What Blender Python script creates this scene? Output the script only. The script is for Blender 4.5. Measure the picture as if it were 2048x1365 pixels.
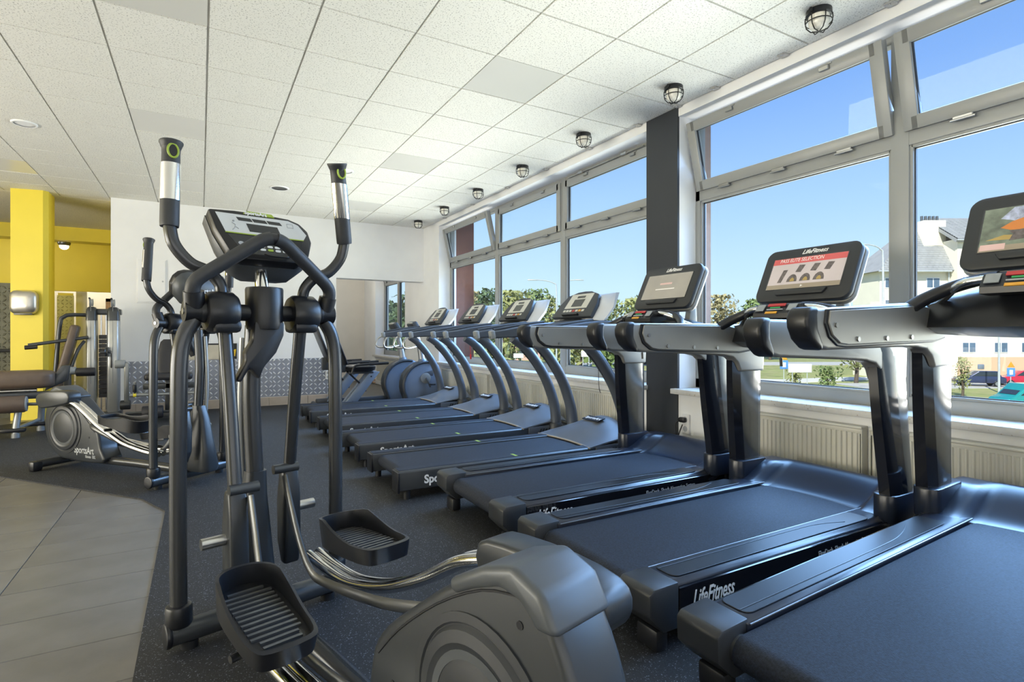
import bpy, bmesh, math, random
from mathutils import Vector, Matrix, Euler

for o in list(bpy.data.objects): bpy.data.objects.remove(o)
SC = bpy.context.scene
COL = SC.collection
R = math.radians
random.seed(7)

# ------------------------------------------------------------------ camera
cam_data = bpy.data.cameras.new('camera'); cam = bpy.data.objects.new('camera', cam_data); COL.objects.link(cam)
cam.location = (0, 0, 1.17)
cam.rotation_euler = (R(90), 0, -0.5158)
cam_data.sensor_width = 36.0
cam_data.lens = 1097.4 / 2048 * 36.0
cam_data.shift_y = -12.3 / 2048
cam_data.clip_end = 2000; cam_data.clip_start = 0.02
SC.camera = cam

# ------------------------------------------------------------------ sky
world = bpy.data.worlds.new('sky'); SC.world = world; world.use_nodes = True
wn = world.node_tree.nodes; wl = world.node_tree.links
for n in list(wn): wn.remove(n)
w_out = wn.new('ShaderNodeOutputWorld'); w_bg = wn.new('ShaderNodeBackground')
w_tc = wn.new('ShaderNodeTexCoord'); w_sep = wn.new('ShaderNodeSeparateXYZ'); w_ramp = wn.new('ShaderNodeValToRGB')
wl.new(w_tc.outputs['Generated'], w_sep.inputs[0]); wl.new(w_sep.outputs['Z'], w_ramp.inputs[0])
wl.new(w_ramp.outputs[0], w_bg.inputs[0]); wl.new(w_bg.outputs[0], w_out.inputs[0])
cr = w_ramp.color_ramp
stops = [(0.0, (.68, .83, .98)), (.08, (.60, .79, .98)), (.20, (.43, .64, .96)), (.38, (.22, .41, .86)), (.55, (.12, .28, .70)), (1.0, (.08, .20, .58))]
while len(cr.elements) < len(stops): cr.elements.new(.5)
for e, (p, c) in zip(cr.elements, stops): e.position = p; e.color = (*c, 1)
w_bg.inputs[1].default_value = 1.15

# ------------------------------------------------------------------ sun (from behind the building) and added fill lamps behind and left of the camera
def light(name, kind, loc, rot, energy, color, **kw):
    d = bpy.data.lights.new(name, kind); d.energy = energy; d.color = color
    for k, v in kw.items(): setattr(d, k, v)
    o = bpy.data.objects.new(name, d); COL.objects.link(o); o.location = loc; o.rotation_euler = rot
    return o
light('sun', 'SUN', (0, 0, 40), (R(48), 0, R(-62)), 6.6, (1, .95, .86), angle=R(.5))
light('rear_fill', 'AREA', (-.6, -3.6, 1.5), (R(104), 0, 0), 70, (.97, .98, 1.0), shape='RECTANGLE', size=7.0, size_y=2.4)  # added fill lamp, no window behind it
light('side_fill', 'AREA', (-6.6, 3.6, 1.4), (R(120), 0, R(-90)), 620, (1.0, .96, .89), shape='RECTANGLE', size=8.0, size_y=2.2)  # added fill from the left, that wall has no window
# added lamps outside the two bays boost daylight: blue aimed down, warm aimed up
for yc, wd in ((.9, 5.1), (6.45, 5.1)):
    light('bay_sky_boost', 'AREA', (4.25, yc, 2.1), (R(52), 0, R(90)), 185, (.33, .57, 1.0), shape='RECTANGLE', size=wd, size_y=1.9, spread=R(76))
    light('bay_ground_boost', 'AREA', (4.25, yc, 1.5), (R(118), 0, R(90)), 108, (1.0, .97, .90), shape='RECTANGLE', size=wd, size_y=1.7, spread=R(84))
SC.view_settings.view_transform = 'Standard'
SC.view_settings.look = 'None'
SC.view_settings.exposure = 0.10
SC.view_settings.gamma = 1.0
SC.view_settings.use_curve_mapping = False

# ------------------------------------------------------------------ materials
MATS = {}
def mat(name, col, rough=.5, metal=0.0, emit=0.0, noise=None, bump=0.0, bscale=200.0, coat=0.0, spec=.5, ecol=None):
    """noise = (scale, amount, detail): value variation of the base colour; bump: fine relief"""
    if name in MATS: return MATS[name]
    m = bpy.data.materials.new(name); m.use_nodes = True
    nt = m.node_tree; b = nt.nodes['Principled BSDF']
    b.inputs['Base Color'].default_value = (*col, 1); b.inputs['Roughness'].default_value = rough
    b.inputs['Metallic'].default_value = metal; b.inputs['Specular IOR Level'].default_value = spec
    b.inputs['Coat Weight'].default_value = coat; b.inputs['Coat Roughness'].default_value = .08
    if emit: b.inputs['Emission Color'].default_value = (*(ecol or col), 1); b.inputs['Emission Strength'].default_value = emit
    tc = nt.nodes.new('ShaderNodeTexCoord')
    sc, am, de = noise or (6.0, .10, 3.0)
    n = nt.nodes.new('ShaderNodeTexNoise'); n.inputs['Scale'].default_value = sc; n.inputs['Detail'].default_value = de
    mp = nt.nodes.new('ShaderNodeMapRange'); mp.inputs[1].default_value = .25; mp.inputs[2].default_value = .75
    mp.inputs[3].default_value = 1 - am; mp.inputs[4].default_value = 1 + am
    hs = nt.nodes.new('ShaderNodeHueSaturation'); hs.inputs['Color'].default_value = (*col, 1)
    nt.links.new(tc.outputs['Object'], n.inputs['Vector']); nt.links.new(n.outputs[0], mp.inputs[0])
    nt.links.new(mp.outputs[0], hs.inputs['Value']); nt.links.new(hs.outputs[0], b.inputs['Base Color'])
    if bump:
        n2 = nt.nodes.new('ShaderNodeTexNoise'); n2.inputs['Scale'].default_value = bscale; n2.inputs['Detail'].default_value = 2
        bp = nt.nodes.new('ShaderNodeBump'); bp.inputs['Strength'].default_value = bump; bp.inputs['Distance'].default_value = .01
        nt.links.new(tc.outputs['Object'], n2.inputs['Vector']); nt.links.new(n2.outputs[0], bp.inputs['Height'])
        nt.links.new(bp.outputs[0], b.inputs['Normal'])
    MATS[name] = m
    return m

def speckle(m, col2, scale, lo, hi):
    """scatter small flecks of col2 over the material's colour"""
    nt = m.node_tree; b = nt.nodes['Principled BSDF']; src = b.inputs['Base Color'].links[0].from_socket
    tc = nt.nodes.new('ShaderNodeTexCoord'); v = nt.nodes.new('ShaderNodeTexNoise'); v.inputs['Scale'].default_value = scale; v.inputs['Detail'].default_value = 1
    rp = nt.nodes.new('ShaderNodeMapRange'); rp.inputs[1].default_value = lo; rp.inputs[2].default_value = hi
    mx = nt.nodes.new('ShaderNodeMix'); mx.data_type = 'RGBA'; mx.inputs[7].default_value = (*col2, 1)
    nt.links.new(tc.outputs['Object'], v.inputs['Vector']); nt.links.new(v.outputs[0], rp.inputs[0]); nt.links.new(rp.outputs[0], mx.inputs[0])
    nt.links.new(src, mx.inputs[6]); nt.links.new(mx.outputs[2], b.inputs['Base Color'])
    return m

def glass_mat(name, tint, refl=.06):
    m = bpy.data.materials.new(name); m.use_nodes = True; nt = m.node_tree
    for n in list(nt.nodes): nt.nodes.remove(n)
    o = nt.nodes.new('ShaderNodeOutputMaterial'); mx = nt.nodes.new('ShaderNodeMixShader')
    t = nt.nodes.new('ShaderNodeBsdfTransparent'); t.inputs[0].default_value = (*tint, 1)
    g = nt.nodes.new('ShaderNodeBsdfGlossy'); g.inputs['Roughness'].default_value = .01
    lw = nt.nodes.new('ShaderNodeLayerWeight'); lw.inputs[0].default_value = .5
    pw = nt.nodes.new('ShaderNodeMath'); pw.operation = 'POWER'; pw.inputs[1].default_value = 5.0
    f = nt.nodes.new('ShaderNodeMath'); f.operation = 'MULTIPLY_ADD'; f.inputs[1].default_value = .40; f.inputs[2].default_value = .008
    nt.links.new(lw.outputs['Facing'], pw.inputs[0]); nt.links.new(pw.outputs[0], f.inputs[0])
    nt.links.new(f.outputs[0], mx.inputs[0]); nt.links.new(t.outputs[0], mx.inputs[1]); nt.links.new(g.outputs[0], mx.inputs[2])
    nt.links.new(mx.outputs[0], o.inputs[0]); MATS[name] = m
    return m

# ------------------------------------------------------------------ mesh building
class MB:
    def __init__(s): s.v = []; s.f = []
    def add(s, v, f):
        k = len(s.v); s.v += [tuple(p) for p in v]; s.f += [tuple(i + k for i in q) for q in f]; return s
    def bm(s, bm, M=None):
        bm.verts.index_update()
        s.add([(M @ v.co if M else v.co) for v in bm.verts], [[v.index for v in f.verts] for f in bm.faces]); bm.free(); return s
    def box(s, c, d, bev=0.0, rot=None, seg=2):
        """box centred at c with full sizes d"""
        M = Matrix.Translation(Vector(c)) @ (rot.to_matrix().to_4x4() if isinstance(rot, Euler) else (rot or Matrix.Identity(4)))
        h = [x / 2 for x in d]
        if not bev:
            v = [M @ Vector((x * h[0], y * h[1], z * h[2])) for x in (-1, 1) for y in (-1, 1) for z in (-1, 1)]
            return s.add(v, [(0, 1, 3, 2), (4, 6, 7, 5), (0, 4, 5, 1), (2, 3, 7, 6), (0, 2, 6, 4), (1, 5, 7, 3)])
        bm = bmesh.new(); bmesh.ops.create_cube(bm, size=1); bmesh.ops.scale(bm, vec=d, verts=bm.verts)
        bmesh.ops.bevel(bm, geom=list(bm.edges), offset=min(bev, min(h) * .98), segments=seg, profile=.5, affect='EDGES')
        return s.bm(bm, M)
    def b2(s, a, b, bev=0.0, seg=2):
        """box between two corners"""
        return s.box([(x + y) / 2 for x, y in zip(a, b)], [abs(y - x) for x, y in zip(a, b)], bev, None, seg)
    def prism(s, poly, ax, a, b, bev=0.0, seg=2, M=None):
        """polygon given in the two other axes (cyclic order kept), extruded along axis ax from a to b"""
        def P(u, w, t): return {0: (t, u, w), 1: (u, t, w), 2: (u, w, t)}[ax]
        bm = bmesh.new()
        A = [bm.verts.new(P(u, w, a)) for u, w in poly]; B = [bm.verts.new(P(u, w, b)) for u, w in poly]
        bm.faces.new(A); bm.faces.new(B[::-1]); n = len(poly)
        for i in range(n): bm.faces.new((A[i], B[i], B[(i + 1) % n], A[(i + 1) % n]))
        bmesh.ops.recalc_face_normals(bm, faces=bm.faces)
        if bev:
            e = [e for e in bm.edges if e.calc_face_angle(0) > .35]
            bmesh.ops.bevel(bm, geom=e, offset=bev, segments=seg, profile=.5, affect='EDGES', clamp_overlap=True)
        return s.bm(bm, M)
    def tube(s, pts, r, n=14, sub=0, flat=1.0, up=(0, 0, 1), closed=False):
        """round tube through pts, r a radius or one per point; sub = Catmull-Rom subdivisions; flat squashes along 'up'"""
        P = [Vector(p) for p in pts]; rr = list(r) if hasattr(r, '__len__') else [r] * len(P)
        if sub:
            Q, q = [], []
            for i in range(len(P) - 1):
                a = P[max(i - 1, 0)]; b = P[i]; c = P[i + 1]; d = P[min(i + 2, len(P) - 1)]
                for k in range(sub):
                    t = k / sub
                    Q.append(.5 * (2 * b + (c - a) * t + (2 * a - 5 * b + 4 * c - d) * t * t + (3 * b - a - 3 * c + d) * t ** 3)); q.append(rr[i] * (1 - t) + rr[i + 1] * t)
            Q.append(P[-1]); q.append(rr[-1]); P, rr = Q, q
        V, F = [], []; up = Vector(up); m = len(P); pn = None
        for i, p in enumerate(P):
            if closed: t = (P[(i + 1) % m] - P[i - 1]).normalized()
            else: t = (P[min(i + 1, m - 1)] - P[max(i - 1, 0)]).normalized()
            if pn is None:
                u = up if abs(t.dot(up)) < .95 else Vector((1, 0, 0)) if abs(t.x) < .9 else Vector((0, 1, 0))
                pn = (u - t * u.dot(t)).normalized()
            else: pn = (pn - t * pn.dot(t)).normalized()
            bn = t.cross(pn)
            for k in range(n):
                a = 2 * math.pi * k / n; V.append(p + (pn * math.cos(a) * flat + bn * math.sin(a)) * rr[i])
        for i in range(m if closed else m - 1):
            j = (i + 1) % m
            for k in range(n): F.append((i * n + k, i * n + (k + 1) % n, j * n + (k + 1) % n, j * n + k))
        if not closed: F += [tuple(range(n))[::-1], tuple(range((m - 1) * n, m * n))]
        return s.add(V, F)
    def cyl(s, a, b, r, n=20, bev=0.0):
        a = Vector(a); b = Vector(b)
        if not bev: return s.tube([a, b], r, n)
        d = (b - a).normalized() * bev
        return s.tube([a, a + d * .02, a + d * .3, a + d, b - d, b - d * .3, b - d * .02, b], [r - bev, r - bev * .9, r - bev * .3, r, r, r - bev * .3, r - bev * .9, r - bev], n)
    def lathe(s, prof, o, axis='z', n=28, sx=1.0, sy=1.0, cap=True):
        """prof = [(radius, height)], turned about axis through o"""
        V, F = [], []
        for r, h in prof:
            for k in range(n):
                a = 2 * math.pi * k / n; x = r * math.cos(a) * sx; y = r * math.sin(a) * sy
                V.append({'z': (o[0] + x, o[1] + y, o[2] + h), 'x': (o[0] + h, o[1] + x, o[2] + y), 'y': (o[0] + x, o[1] + h, o[2] + y)}[axis])
        m = len(prof)
        for i in range(m - 1):
            for k in range(n): F.append((i * n + k, i * n + (k + 1) % n, (i + 1) * n + (k + 1) % n, (i + 1) * n + k))
        if cap: F += [tuple(range(n))[::-1], tuple(range((m - 1) * n, m * n))]
        return s.add(V, F)
    def loft(s, rings, cap=True):
        """rings = list of equally long closed loops"""
        n = len(rings[0]); V = [p for r in rings for p in r]; F = []
        for i in range(len(rings) - 1):
            for k in range(n): F.append((i * n + k, i * n + (k + 1) % n, (i + 1) * n + (k + 1) % n, (i + 1) * n + k))
        if cap: F += [tuple(range(n))[::-1], tuple(range((len(rings) - 1) * n, len(rings) * n))]
        return s.add(V, F)
    def grid(s, rows, thick=None):
        """open surface from rows of points; thick = vector of the back side"""
        m = len(rows); n = len(rows[0]); V = [p for r in rows for p in r]; F = []
        for i in range(m - 1):
            for k in range(n - 1): F.append((i * n + k, i * n + k + 1, (i + 1) * n + k + 1, (i + 1) * n + k))
        if thick:
            t = Vector(thick); N = m * n; V = [Vector(p) for p in V]; V += [p + t for p in V]
            F += [tuple(N + i for i in reversed(f)) for f in F]
            rim = [k for k in range(n)] + [i * n + n - 1 for i in range(1, m)] + [(m - 1) * n + k for k in range(n - 2, -1, -1)] + [i * n for i in range(m - 2, 0, -1)]
            for a, b in zip(rim, rim[1:] + rim[:1]): F.append((a, N + a, N + b, b))
        return s.add(V, F)
    def mesh(s, name, mt, ang=35):
        me = bpy.data.meshes.new(name); me.from_pydata(s.v, [], s.f); me.validate()
        bm = bmesh.new(); bm.from_mesh(me); bmesh.ops.recalc_face_normals(bm, faces=bm.faces); bm.to_mesh(me); bm.free()
        me.materials.append(mt)
        for p in me.polygons: p.use_smooth = True
        me.set_sharp_from_angle(angle=R(ang)); return me
    def build(s, name, mt, parent=None, label=None, ang=35):
        o = bpy.data.objects.new(name, s.mesh(name, mt, ang)); COL.objects.link(o); o.parent = parent
        if label: o['label'] = label
        return o

def rrect(w, h, r, n=5, cx=0.0, cy=0.0):
    P = []
    for sx, sy, a0 in ((1, 1, 0), (-1, 1, 90), (-1, -1, 180), (1, -1, 270)):
        for k in range(n + 1):
            a = R(a0 + 90 * k / n); P.append((cx + sx * (w / 2 - r) + r * math.cos(a), cy + sy * (h / 2 - r) + r * math.sin(a)))
    return P
def smooth(P, k=4):
    """closed Catmull-Rom through 2D points"""
    Q = []; n = len(P)
    for i in range(n):
        a, b, c, d = (Vector(P[j % n]) for j in (i - 1, i, i + 1, i + 2))
        for j in range(k):
            t = j / k; q = .5 * (2 * b + (c - a) * t + (2 * a - 5 * b + 4 * c - d) * t * t + (3 * b - a - 3 * c + d) * t ** 3); Q.append((q.x, q.y))
    return Q
def thing(name, label, cat, loc=(0, 0, 0), rz=0.0, group=None):
    o = bpy.data.objects.new(name, None); COL.objects.link(o); o.empty_display_size = .1
    o.location = loc; o.rotation_euler = (0, 0, rz); o['label'] = label; o['category'] = cat
    if group: o['group'] = group
    return o
def tag(o, label, cat, group=None):
    o['label'] = label; o['category'] = cat
    if group: o['group'] = group
    return o
def struct(o): o['kind'] = 'structure'; return o
def copy_tree(o, parent=None):
    c = o.copy(); COL.objects.link(c); c.parent = parent
    for ch in o.children: copy_tree(ch, c)
    return c
def piece(src, parent, loc, rot=None, name=None):
    c = bpy.data.objects.new(name or src.name.split('.')[0], src.data if hasattr(src, 'data') else src); COL.objects.link(c); c.parent = parent; c.location = loc
    if rot: c.rotation_euler = rot
    return c
def text(body, size, M, mt, parent, name='lettering', shear=0.0, bold=0.0, depth=.0012, align='CENTER', sx=1.0, label=None):
    """letters in the local XY plane of matrix M"""
    cu = bpy.data.curves.new('lettering', 'FONT'); cu.body = body; cu.size = size; cu.shear = shear; cu.offset = bold
    cu.align_x = align; cu.align_y = 'CENTER'; cu.extrude = depth; cu.resolution_u = 3
    tmp = bpy.data.objects.new('tmp_text', cu); COL.objects.link(tmp)
    dg = bpy.context.evaluated_depsgraph_get(); me = bpy.data.meshes.new_from_object(tmp.evaluated_get(dg))
    bpy.data.objects.remove(tmp); bpy.data.curves.remove(cu)
    me.name = name; me.transform(M @ Matrix.Diagonal((sx, 1, 1, 1))); me.materials.clear(); me.materials.append(mt)
    o = bpy.data.objects.new(name, me); COL.objects.link(o); o.parent = parent
    if label: o['label'] = label
    return o
def frame(o, x, y):
    """matrix with local x along x, y along y, origin o"""
    x = Vector(x).normalized(); y = Vector(y); y = (y - x * y.dot(x)).normalized(); z = x.cross(y)
    return Matrix(((x.x, y.x, z.x, o[0]), (x.y, y.y, z.y, o[1]), (x.z, y.z, z.z, o[2]), (0, 0, 0, 1)))

# palette
white_paint = mat('white_paint', (.84, .85, .86), .75, noise=(3, .03, 2), bump=.04, bscale=60)
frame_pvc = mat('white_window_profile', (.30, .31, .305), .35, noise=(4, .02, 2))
charcoal_paint = mat('charcoal_paint', (.026, .031, .040), .5, noise=(3, .06, 2), bump=.03, bscale=60)
yellow_paint = mat('yellow_paint', (.86, .70, .06), .5, noise=(2, .04, 2), bump=.03, bscale=60)
beige_paint = mat('beige_paint', (.74, .71, .65), .7, noise=(3, .03, 2))
black_plastic = mat('black_plastic', (.012, .013, .016), .38, noise=(8, .15, 2))
satin_black = mat('satin_black', (.009, .010, .013), .36, noise=(8, .15, 2))
gloss_black = mat('gloss_black', (.008, .009, .013), .10, noise=(8, .1, 2), coat=.5)
grey_plastic = mat('grey_plastic', (.026, .029, .034), .38, noise=(8, .08, 2), bump=.02, bscale=500)
light_grey_plastic = mat('light_grey_plastic', (.26, .28, .29), .42, noise=(8, .06, 2))
silver_grey = mat('silver_grey_paint', (.30, .31, .31), .34, .55, noise=(6, .05, 2))
gunmetal = mat('gunmetal_paint', (.075, .08, .085), .30, .55, noise=(6, .08, 2))
chrome = mat('chrome', (.75, .75, .74), .12, 1.0, noise=(4, .05, 2))
steel = mat('brushed_steel', (.55, .55, .54), .28, 1.0, noise=(30, .08, 2))
dark_steel = mat('dark_steel', (.16, .165, .17), .35, .8, noise=(10, .08, 2))
rubber_belt = mat('running_belt_rubber', (.010, .0145, .026), .66, noise=(130, .75, 4), bump=.25, bscale=320, spec=.4)  # blue cast of the window light is put into the rubber colour
screw = mat('screw_metal', (.45, .45, .45), .3, 1.0)
lime = mat('lime_green_plastic', (.33, .45, .05), .4)
white_ink = mat('white_ink', (.80, .80, .80), .5)
grey_ink = mat('grey_ink', (.42, .44, .46), .5)
# ================================================================== the room
CZ = 3.17                     # ceiling height
XW, XF = 3.65, 3.86           # inner face of the window wall, inner face of the window frames
YB = 9.82                     # back wall
# ---- floor: concrete slab, grey tiles, rubber matting
slab_m = mat('floor_screed', (.16, .155, .15), .8)
floor = struct(MB().b2((-7, -4, -.12), (4.05, 18, -.008)).build('floor', slab_m))
tile_m = mat('grey_stone_tile', (.135, .127, .118), .34, noise=(5, .22, 6), bump=.02, bscale=120)
tile_mesh = MB().b2((-.2985, -.165, -.008), (.2985, .165, 0), .0015, 1).mesh('tile', tile_m)
def inside(p, poly):
    c = False
    for i in range(len(poly)):
        (x1, y1), (x2, y2) = poly[i - 1], poly[i]
        if (y1 > p[1]) != (y2 > p[1]) and p[0] < (x2 - x1) * (p[1] - y1) / (y2 - y1) + x1: c = not c
    return c
MAT = [(-.20, -3.4), (-.20, 2.24), (-.205, 4.28), (-.365, 4.68), (-1.436, 6.0), (-2.9, 6.0), (-2.9, 8.6), (-2.05, 9.6), (-1.10, 9.6), (-1.10, 9.80), (3.62, 9.80), (3.62, -3.4)]
MATS_IN = [(-.08, -3.4), (-.08, 2.24), (-.1, 4.4), (-.3, 4.9), (-1.3, 6.35), (-2.8, 6.4), (-2.8, 8.6), (-1.95, 9.4), (-1.0, 9.4), (3.62, 9.4), (3.62, -3.4)]
nt_ = 0
for i in range(-8, 2):
    for j in range(-10, 60):
        x = -.785 + .3 + .6 * i; y = 2.60 + .3333 * j + .1667
        if y < .6 or y > 17.5 or x < -4.6: continue
        if y > 9.9 and not (x > 2 or x < -1): pass
        if inside((x - .3, y - .165), MATS_IN) and inside((x + .3, y + .165), MATS_IN) and inside((x + .3, y - .165), MATS_IN) and inside((x - .3, y + .165), MATS_IN): continue
        if y > 11 and x > -1: continue
        piece(tile_mesh, floor, (x, y, 0), name='tile'); nt_ += 1
for i in range(0, 7):
    for j in range(0, 13):
        x = .115 + .6 * i; y = 2.60 + .3333 * (j + 22) + .1667
        if x > 1.7 and x < 3.6 and nt_ < 296: piece(tile_mesh, floor, (x, y, 0), name='tile'); nt_ += 1
MB().b2((-7, 10.0, -.008), (-4.6, 18, -.0005)).b2((1.4, 14.2, -.008), (4.0, 18, -.0005)).b2((-7, -4, -.008), (-4.6, 10, -.0005)).build('tile_field', tile_m, floor)['kind'] = 'stuff'
mat_m = speckle(mat('rubber_mat', (.013, .014, .017), .68, noise=(180, .5, 3), bump=.25, bscale=420), (.16, .18, .21), 170, .66, .70)
rub = MB().prism(MAT, 2, .001, .008).build('rubber_floor_mat', mat_m)
tag(rub, 'large black rubber gym mat flecked with grey under all the machines', 'mat')

# ---- ceiling: grid slab with mineral tiles
grid_m = mat('ceiling_grid_metal', (.66, .65, .61), .6)
ceil = struct(MB().b2((-7, -4, CZ + .012), (3.9, 18, CZ + .2)).build('ceiling', grid_m))
ctile_m = speckle(mat('mineral_ceiling_tile', (.80, .79, .74), .9, noise=(2, .02, 2), bump=.25, bscale=90), (.44, .43, .40), 95, .60, .68)
cpanel_m = mat('smooth_light_panel', (.68, .67, .63), .25, noise=(1.5, .02, 2))
ct_mesh = MB().b2((-.293, -.293, 0), (.293, .293, .012)).mesh('ceiling_tile', ctile_m)
cp_mesh = MB().b2((-.2945, -.2945, .003), (.2945, .2945, .012)).mesh('light_panel', cpanel_m)
PANELS = {(-1, -1), (-1, 3), (-1, 7), (3, -1), (3, 3), (3, 7), (-4, 3), (-5, -1), (-4, 7)}
edge_mesh = MB().b2((0, 0, 0), (.20, .589, .012)).mesh('ceiling_tile', ctile_m)
for u in range(-9, 6):
    for v in range(-5, 10):
        x = .041 + .6 * u + .3; y = 4.0757 + .6 * v + .3
        if (u, v) in PANELS: piece(cp_mesh, ceil, (x, y, CZ), name='light_panel')
        else: piece(ct_mesh, ceil, (x, y, CZ), name='ceiling_tile')
MB().b2((-7, -4, CZ), (3.64, 1.07, CZ + .0121)).b2((-7, 1.07, CZ), (-5.36, 10.07, CZ + .0121)).b2((-7, 10.08, CZ), (3.64, 17.9, CZ + .0121)).build('ceiling_field', ctile_m, ceil)['kind'] = 'stuff'
clip_m = mat('ceiling_edge_metal', (.5, .5, .5), .4, .5)
for k, y in enumerate((1.75, 2.45, 3.05, 3.45, 3.95, 4.7, 5.55, 6.5, 7.6, 8.7)):
    MB().b2((3.585, y - .03, CZ - .012), (3.64, y + .03, CZ - .001), .003, 1).cyl((3.60, y, CZ - .02), (3.60, y, CZ), .008, 8).build('edge_clip', clip_m, ceil)
# low ceiling strip of the wall above the openings
# ---- walls
def wall(name, boxes, m, bev=0.0):
    b = MB()
    for a, c in boxes: b.b2(a, c, bev)
    return struct(b.build(name, m))
# window wall: header, parapet, piers
wall('wall_window', [((XW, -4, 3.09), (3.98, 16, CZ + .1)), ((XW, -4, 0), (3.98, 16, .68)), ((XW, 9.05, .68), (3.98, 10.9, 3.09)), ((XW, 13.1, .68), (3.98, 16, 3.09)), ((XW + .01, 3.47, .68), (3.98, 3.86, 3.09)), ((XW, -4, .68), (3.98, -1.7, 3.09))], white_paint)
col_pillar = struct(MB().b2((XW - .012, 3.472, 0), (XW + .02, 3.858, CZ)).build('wall_pillar_charcoal', charcoal_paint))
brick_m = mat('red_brown_render', (.20, .085, .065), .85, noise=(20, .12, 4), bump=.15, bscale=80)
brick_l = mat('pale_brown_render', (.36, .25, .21), .85, noise=(20, .1, 4))
wall('wall_outer_wing', [((3.98, 9.07, -5), (4.34, 9.9, 5))], brick_m)
wall('wall_outer_skin', [((3.98, 3.48, -5), (4.07, 3.85, 4.2)), ((3.98, -6, 3.11), (4.07, 9.07, 4.2)), ((3.98, -6, -5), (4.07, 9.07, .62))], brick_l)
# back wall with the openings left and right
wall('wall_back', [((-1.14, YB, 0), (2.05, YB + .22, CZ)), ((2.05, YB, 2.165), (XW, YB + .22, CZ))], white_paint)
wall('wall_annex_right', [((2.0, 14.1, 0), (3.98, 14.3, CZ)), ((1.35, YB + .22, 0), (1.55, 14.2, CZ))], beige_paint)
# yellow zone beyond the left opening
wall('wall_yellow_far', [((-6.9, 14.7, 2.1), (-.6, 14.9, CZ))], yellow_paint)
wall('wall_yellow_side', [((-1.14, 10.04, 0), (-.95, 14.7, CZ))], yellow_paint)
wall('wall_beige_far', [((-3.6, 17.4, 0), (-.6, 17.6, CZ))], beige_paint)
wall('wall_left', [((-7.1, -4, 0), (-6.95, 18, CZ))], yellow_paint)
wall('wall_rear', [((-7, -4.2, 0), (4.0, -4.0, CZ))], white_paint)
struct(MB().b2((-4.2, 12.9, 2.92), (-1.14, 13.25, CZ)).build('trim_yellow_beam', yellow_paint))
struct(MB().prism([(-2.255, 9.86), (-1.90, 9.80), (-1.85, 9.86), (-1.85, 10.22), (-2.255, 10.22)], 2, 0, CZ).build('wall_pillar_yellow', yellow_paint))
dplate_y = mat('dark_tread_plate', (.10, .10, .075), .35, .7, noise=(12, .2, 2))
# baseboard of beige tiles
bb_m = mat('beige_baseboard_tile', (.45, .38, .31), .4, noise=(6, .12, 3))
bb = struct(MB().b2((-1.14, YB - .006, 0), (2.05, YB, .145)).build('baseboard_back', bb_m))
bbt = MB().b2((-.148, -.012, 0), (.148, 0, .143), .002, 1).mesh('baseboard_tile', bb_m)
for k in range(10): piece(bbt, bb, (-.99 + .302 * k, YB - .006, .001), name='baseboard_tile')
# tread plate cladding with raised lozenges
tp_hi = mat('glint_lozenge', (.86, .88, .92), .25, .35, noise=(10, .08, 2)); tp_m = mat('aluminium_tread_plate', (.33, .35, .40), .36, .45, noise=(10, .08, 2))  # glints of the raised pattern painted in as a brighter lozenge colour
def tread_panel(name, x0, x1, z0, z1, y, parent, m, flip=1, step=.072):
    o = MB().b2((x0 + .003, y - .004, z0), (x1 - .003, y, z1), .001, 1).build(name, m, parent); b = MB()
    nx = int((x1 - x0 - .04) / step); nz = int((z1 - z0 - .04) / step)
    for i in range(nx + 1):
        for j in range(nz + 1):
            cx = x0 + .025 + i * step; cz = z0 + .025 + j * step; a = R(45 if (i + j) % 2 else -45) * flip
            ca, sa = math.cos(a), math.sin(a); L, W = .034, .0125
            base = [(cx + ca * p - sa * q, y - .004, cz + sa * p + ca * q) for p, q in ((-L, 0), (0, -W), (L, 0), (0, W))]
            top = [(cx + ca * p - sa * q, y - .011, cz + sa * p + ca * q) for p, q in ((-L * .7, 0), (0, -W * .5), (L * .7, 0), (0, W * .5))]
            b.add(base + top, [(4, 5, 6, 7), (0, 1, 5, 4), (1, 2, 6, 5), (2, 3, 7, 6), (3, 0, 4, 7)])
    b.build('raised_lozenges', tp_hi if m is tp_m else m, o, ang=20)['kind'] = 'stuff'; return o
clad = struct(MB().b2((-.96, YB - .003, .15), (2.03, YB, .775)).build('trim_wall_cladding', tp_m))
for k in range(3): tread_panel('tread_plate_panel', -.95 + .99 * k, -.95 + .99 * (k + 1), .155, .772, YB - .003, clad, tp_m, 1 if k < 2 else -1)
clad2 = struct(MB().b2((-4.2, 10.22, 0), (-2.255, 10.26, 1.9)).build('trim_dark_cladding', dplate_y))
for k in range(3): tread_panel('tread_plate_panel', -4.2 + .648 * k, -4.2 + .648 * (k + 1), .05, .95, 10.22, clad2, dplate_y, 1, .06); tread_panel('tread_plate_panel', -4.2 + .648 * k, -4.2 + .648 * (k + 1), .97, 1.85, 10.22, clad2, dplate_y, 1, .06)
ledge = MB().b2((-4.2, 10.08, .93), (-2.26, 10.22, .97), .005).build('shelf_ledge', black_plastic, clad2)
clad3 = struct(MB().b2((-2.6, 14.66, 0), (-2.35, 14.7, 2.05)).build('trim_yellow_cladding', yellow_paint))
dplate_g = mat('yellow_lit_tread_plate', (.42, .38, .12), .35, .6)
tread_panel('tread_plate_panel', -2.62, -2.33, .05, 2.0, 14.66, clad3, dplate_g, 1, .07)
wood_m = mat('brown_door_wood', (.18, .10, .05), .45, noise=(8, .25, 4))
door = struct(MB().b2((-2.12, 17.34, 0), (-1.98, 17.4, 2.1)).b2((-1.45, 17.34, 0), (-1.35, 17.4, 2.1)).b2((-2.12, 17.34, 2.02), (-1.35, 17.4, 2.1)).build('door_1', wood_m))
MB().b2((-1.98, 17.355, 0), (-1.45, 17.4, 2.02)).build('door_leaf', wood_m, door)
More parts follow.
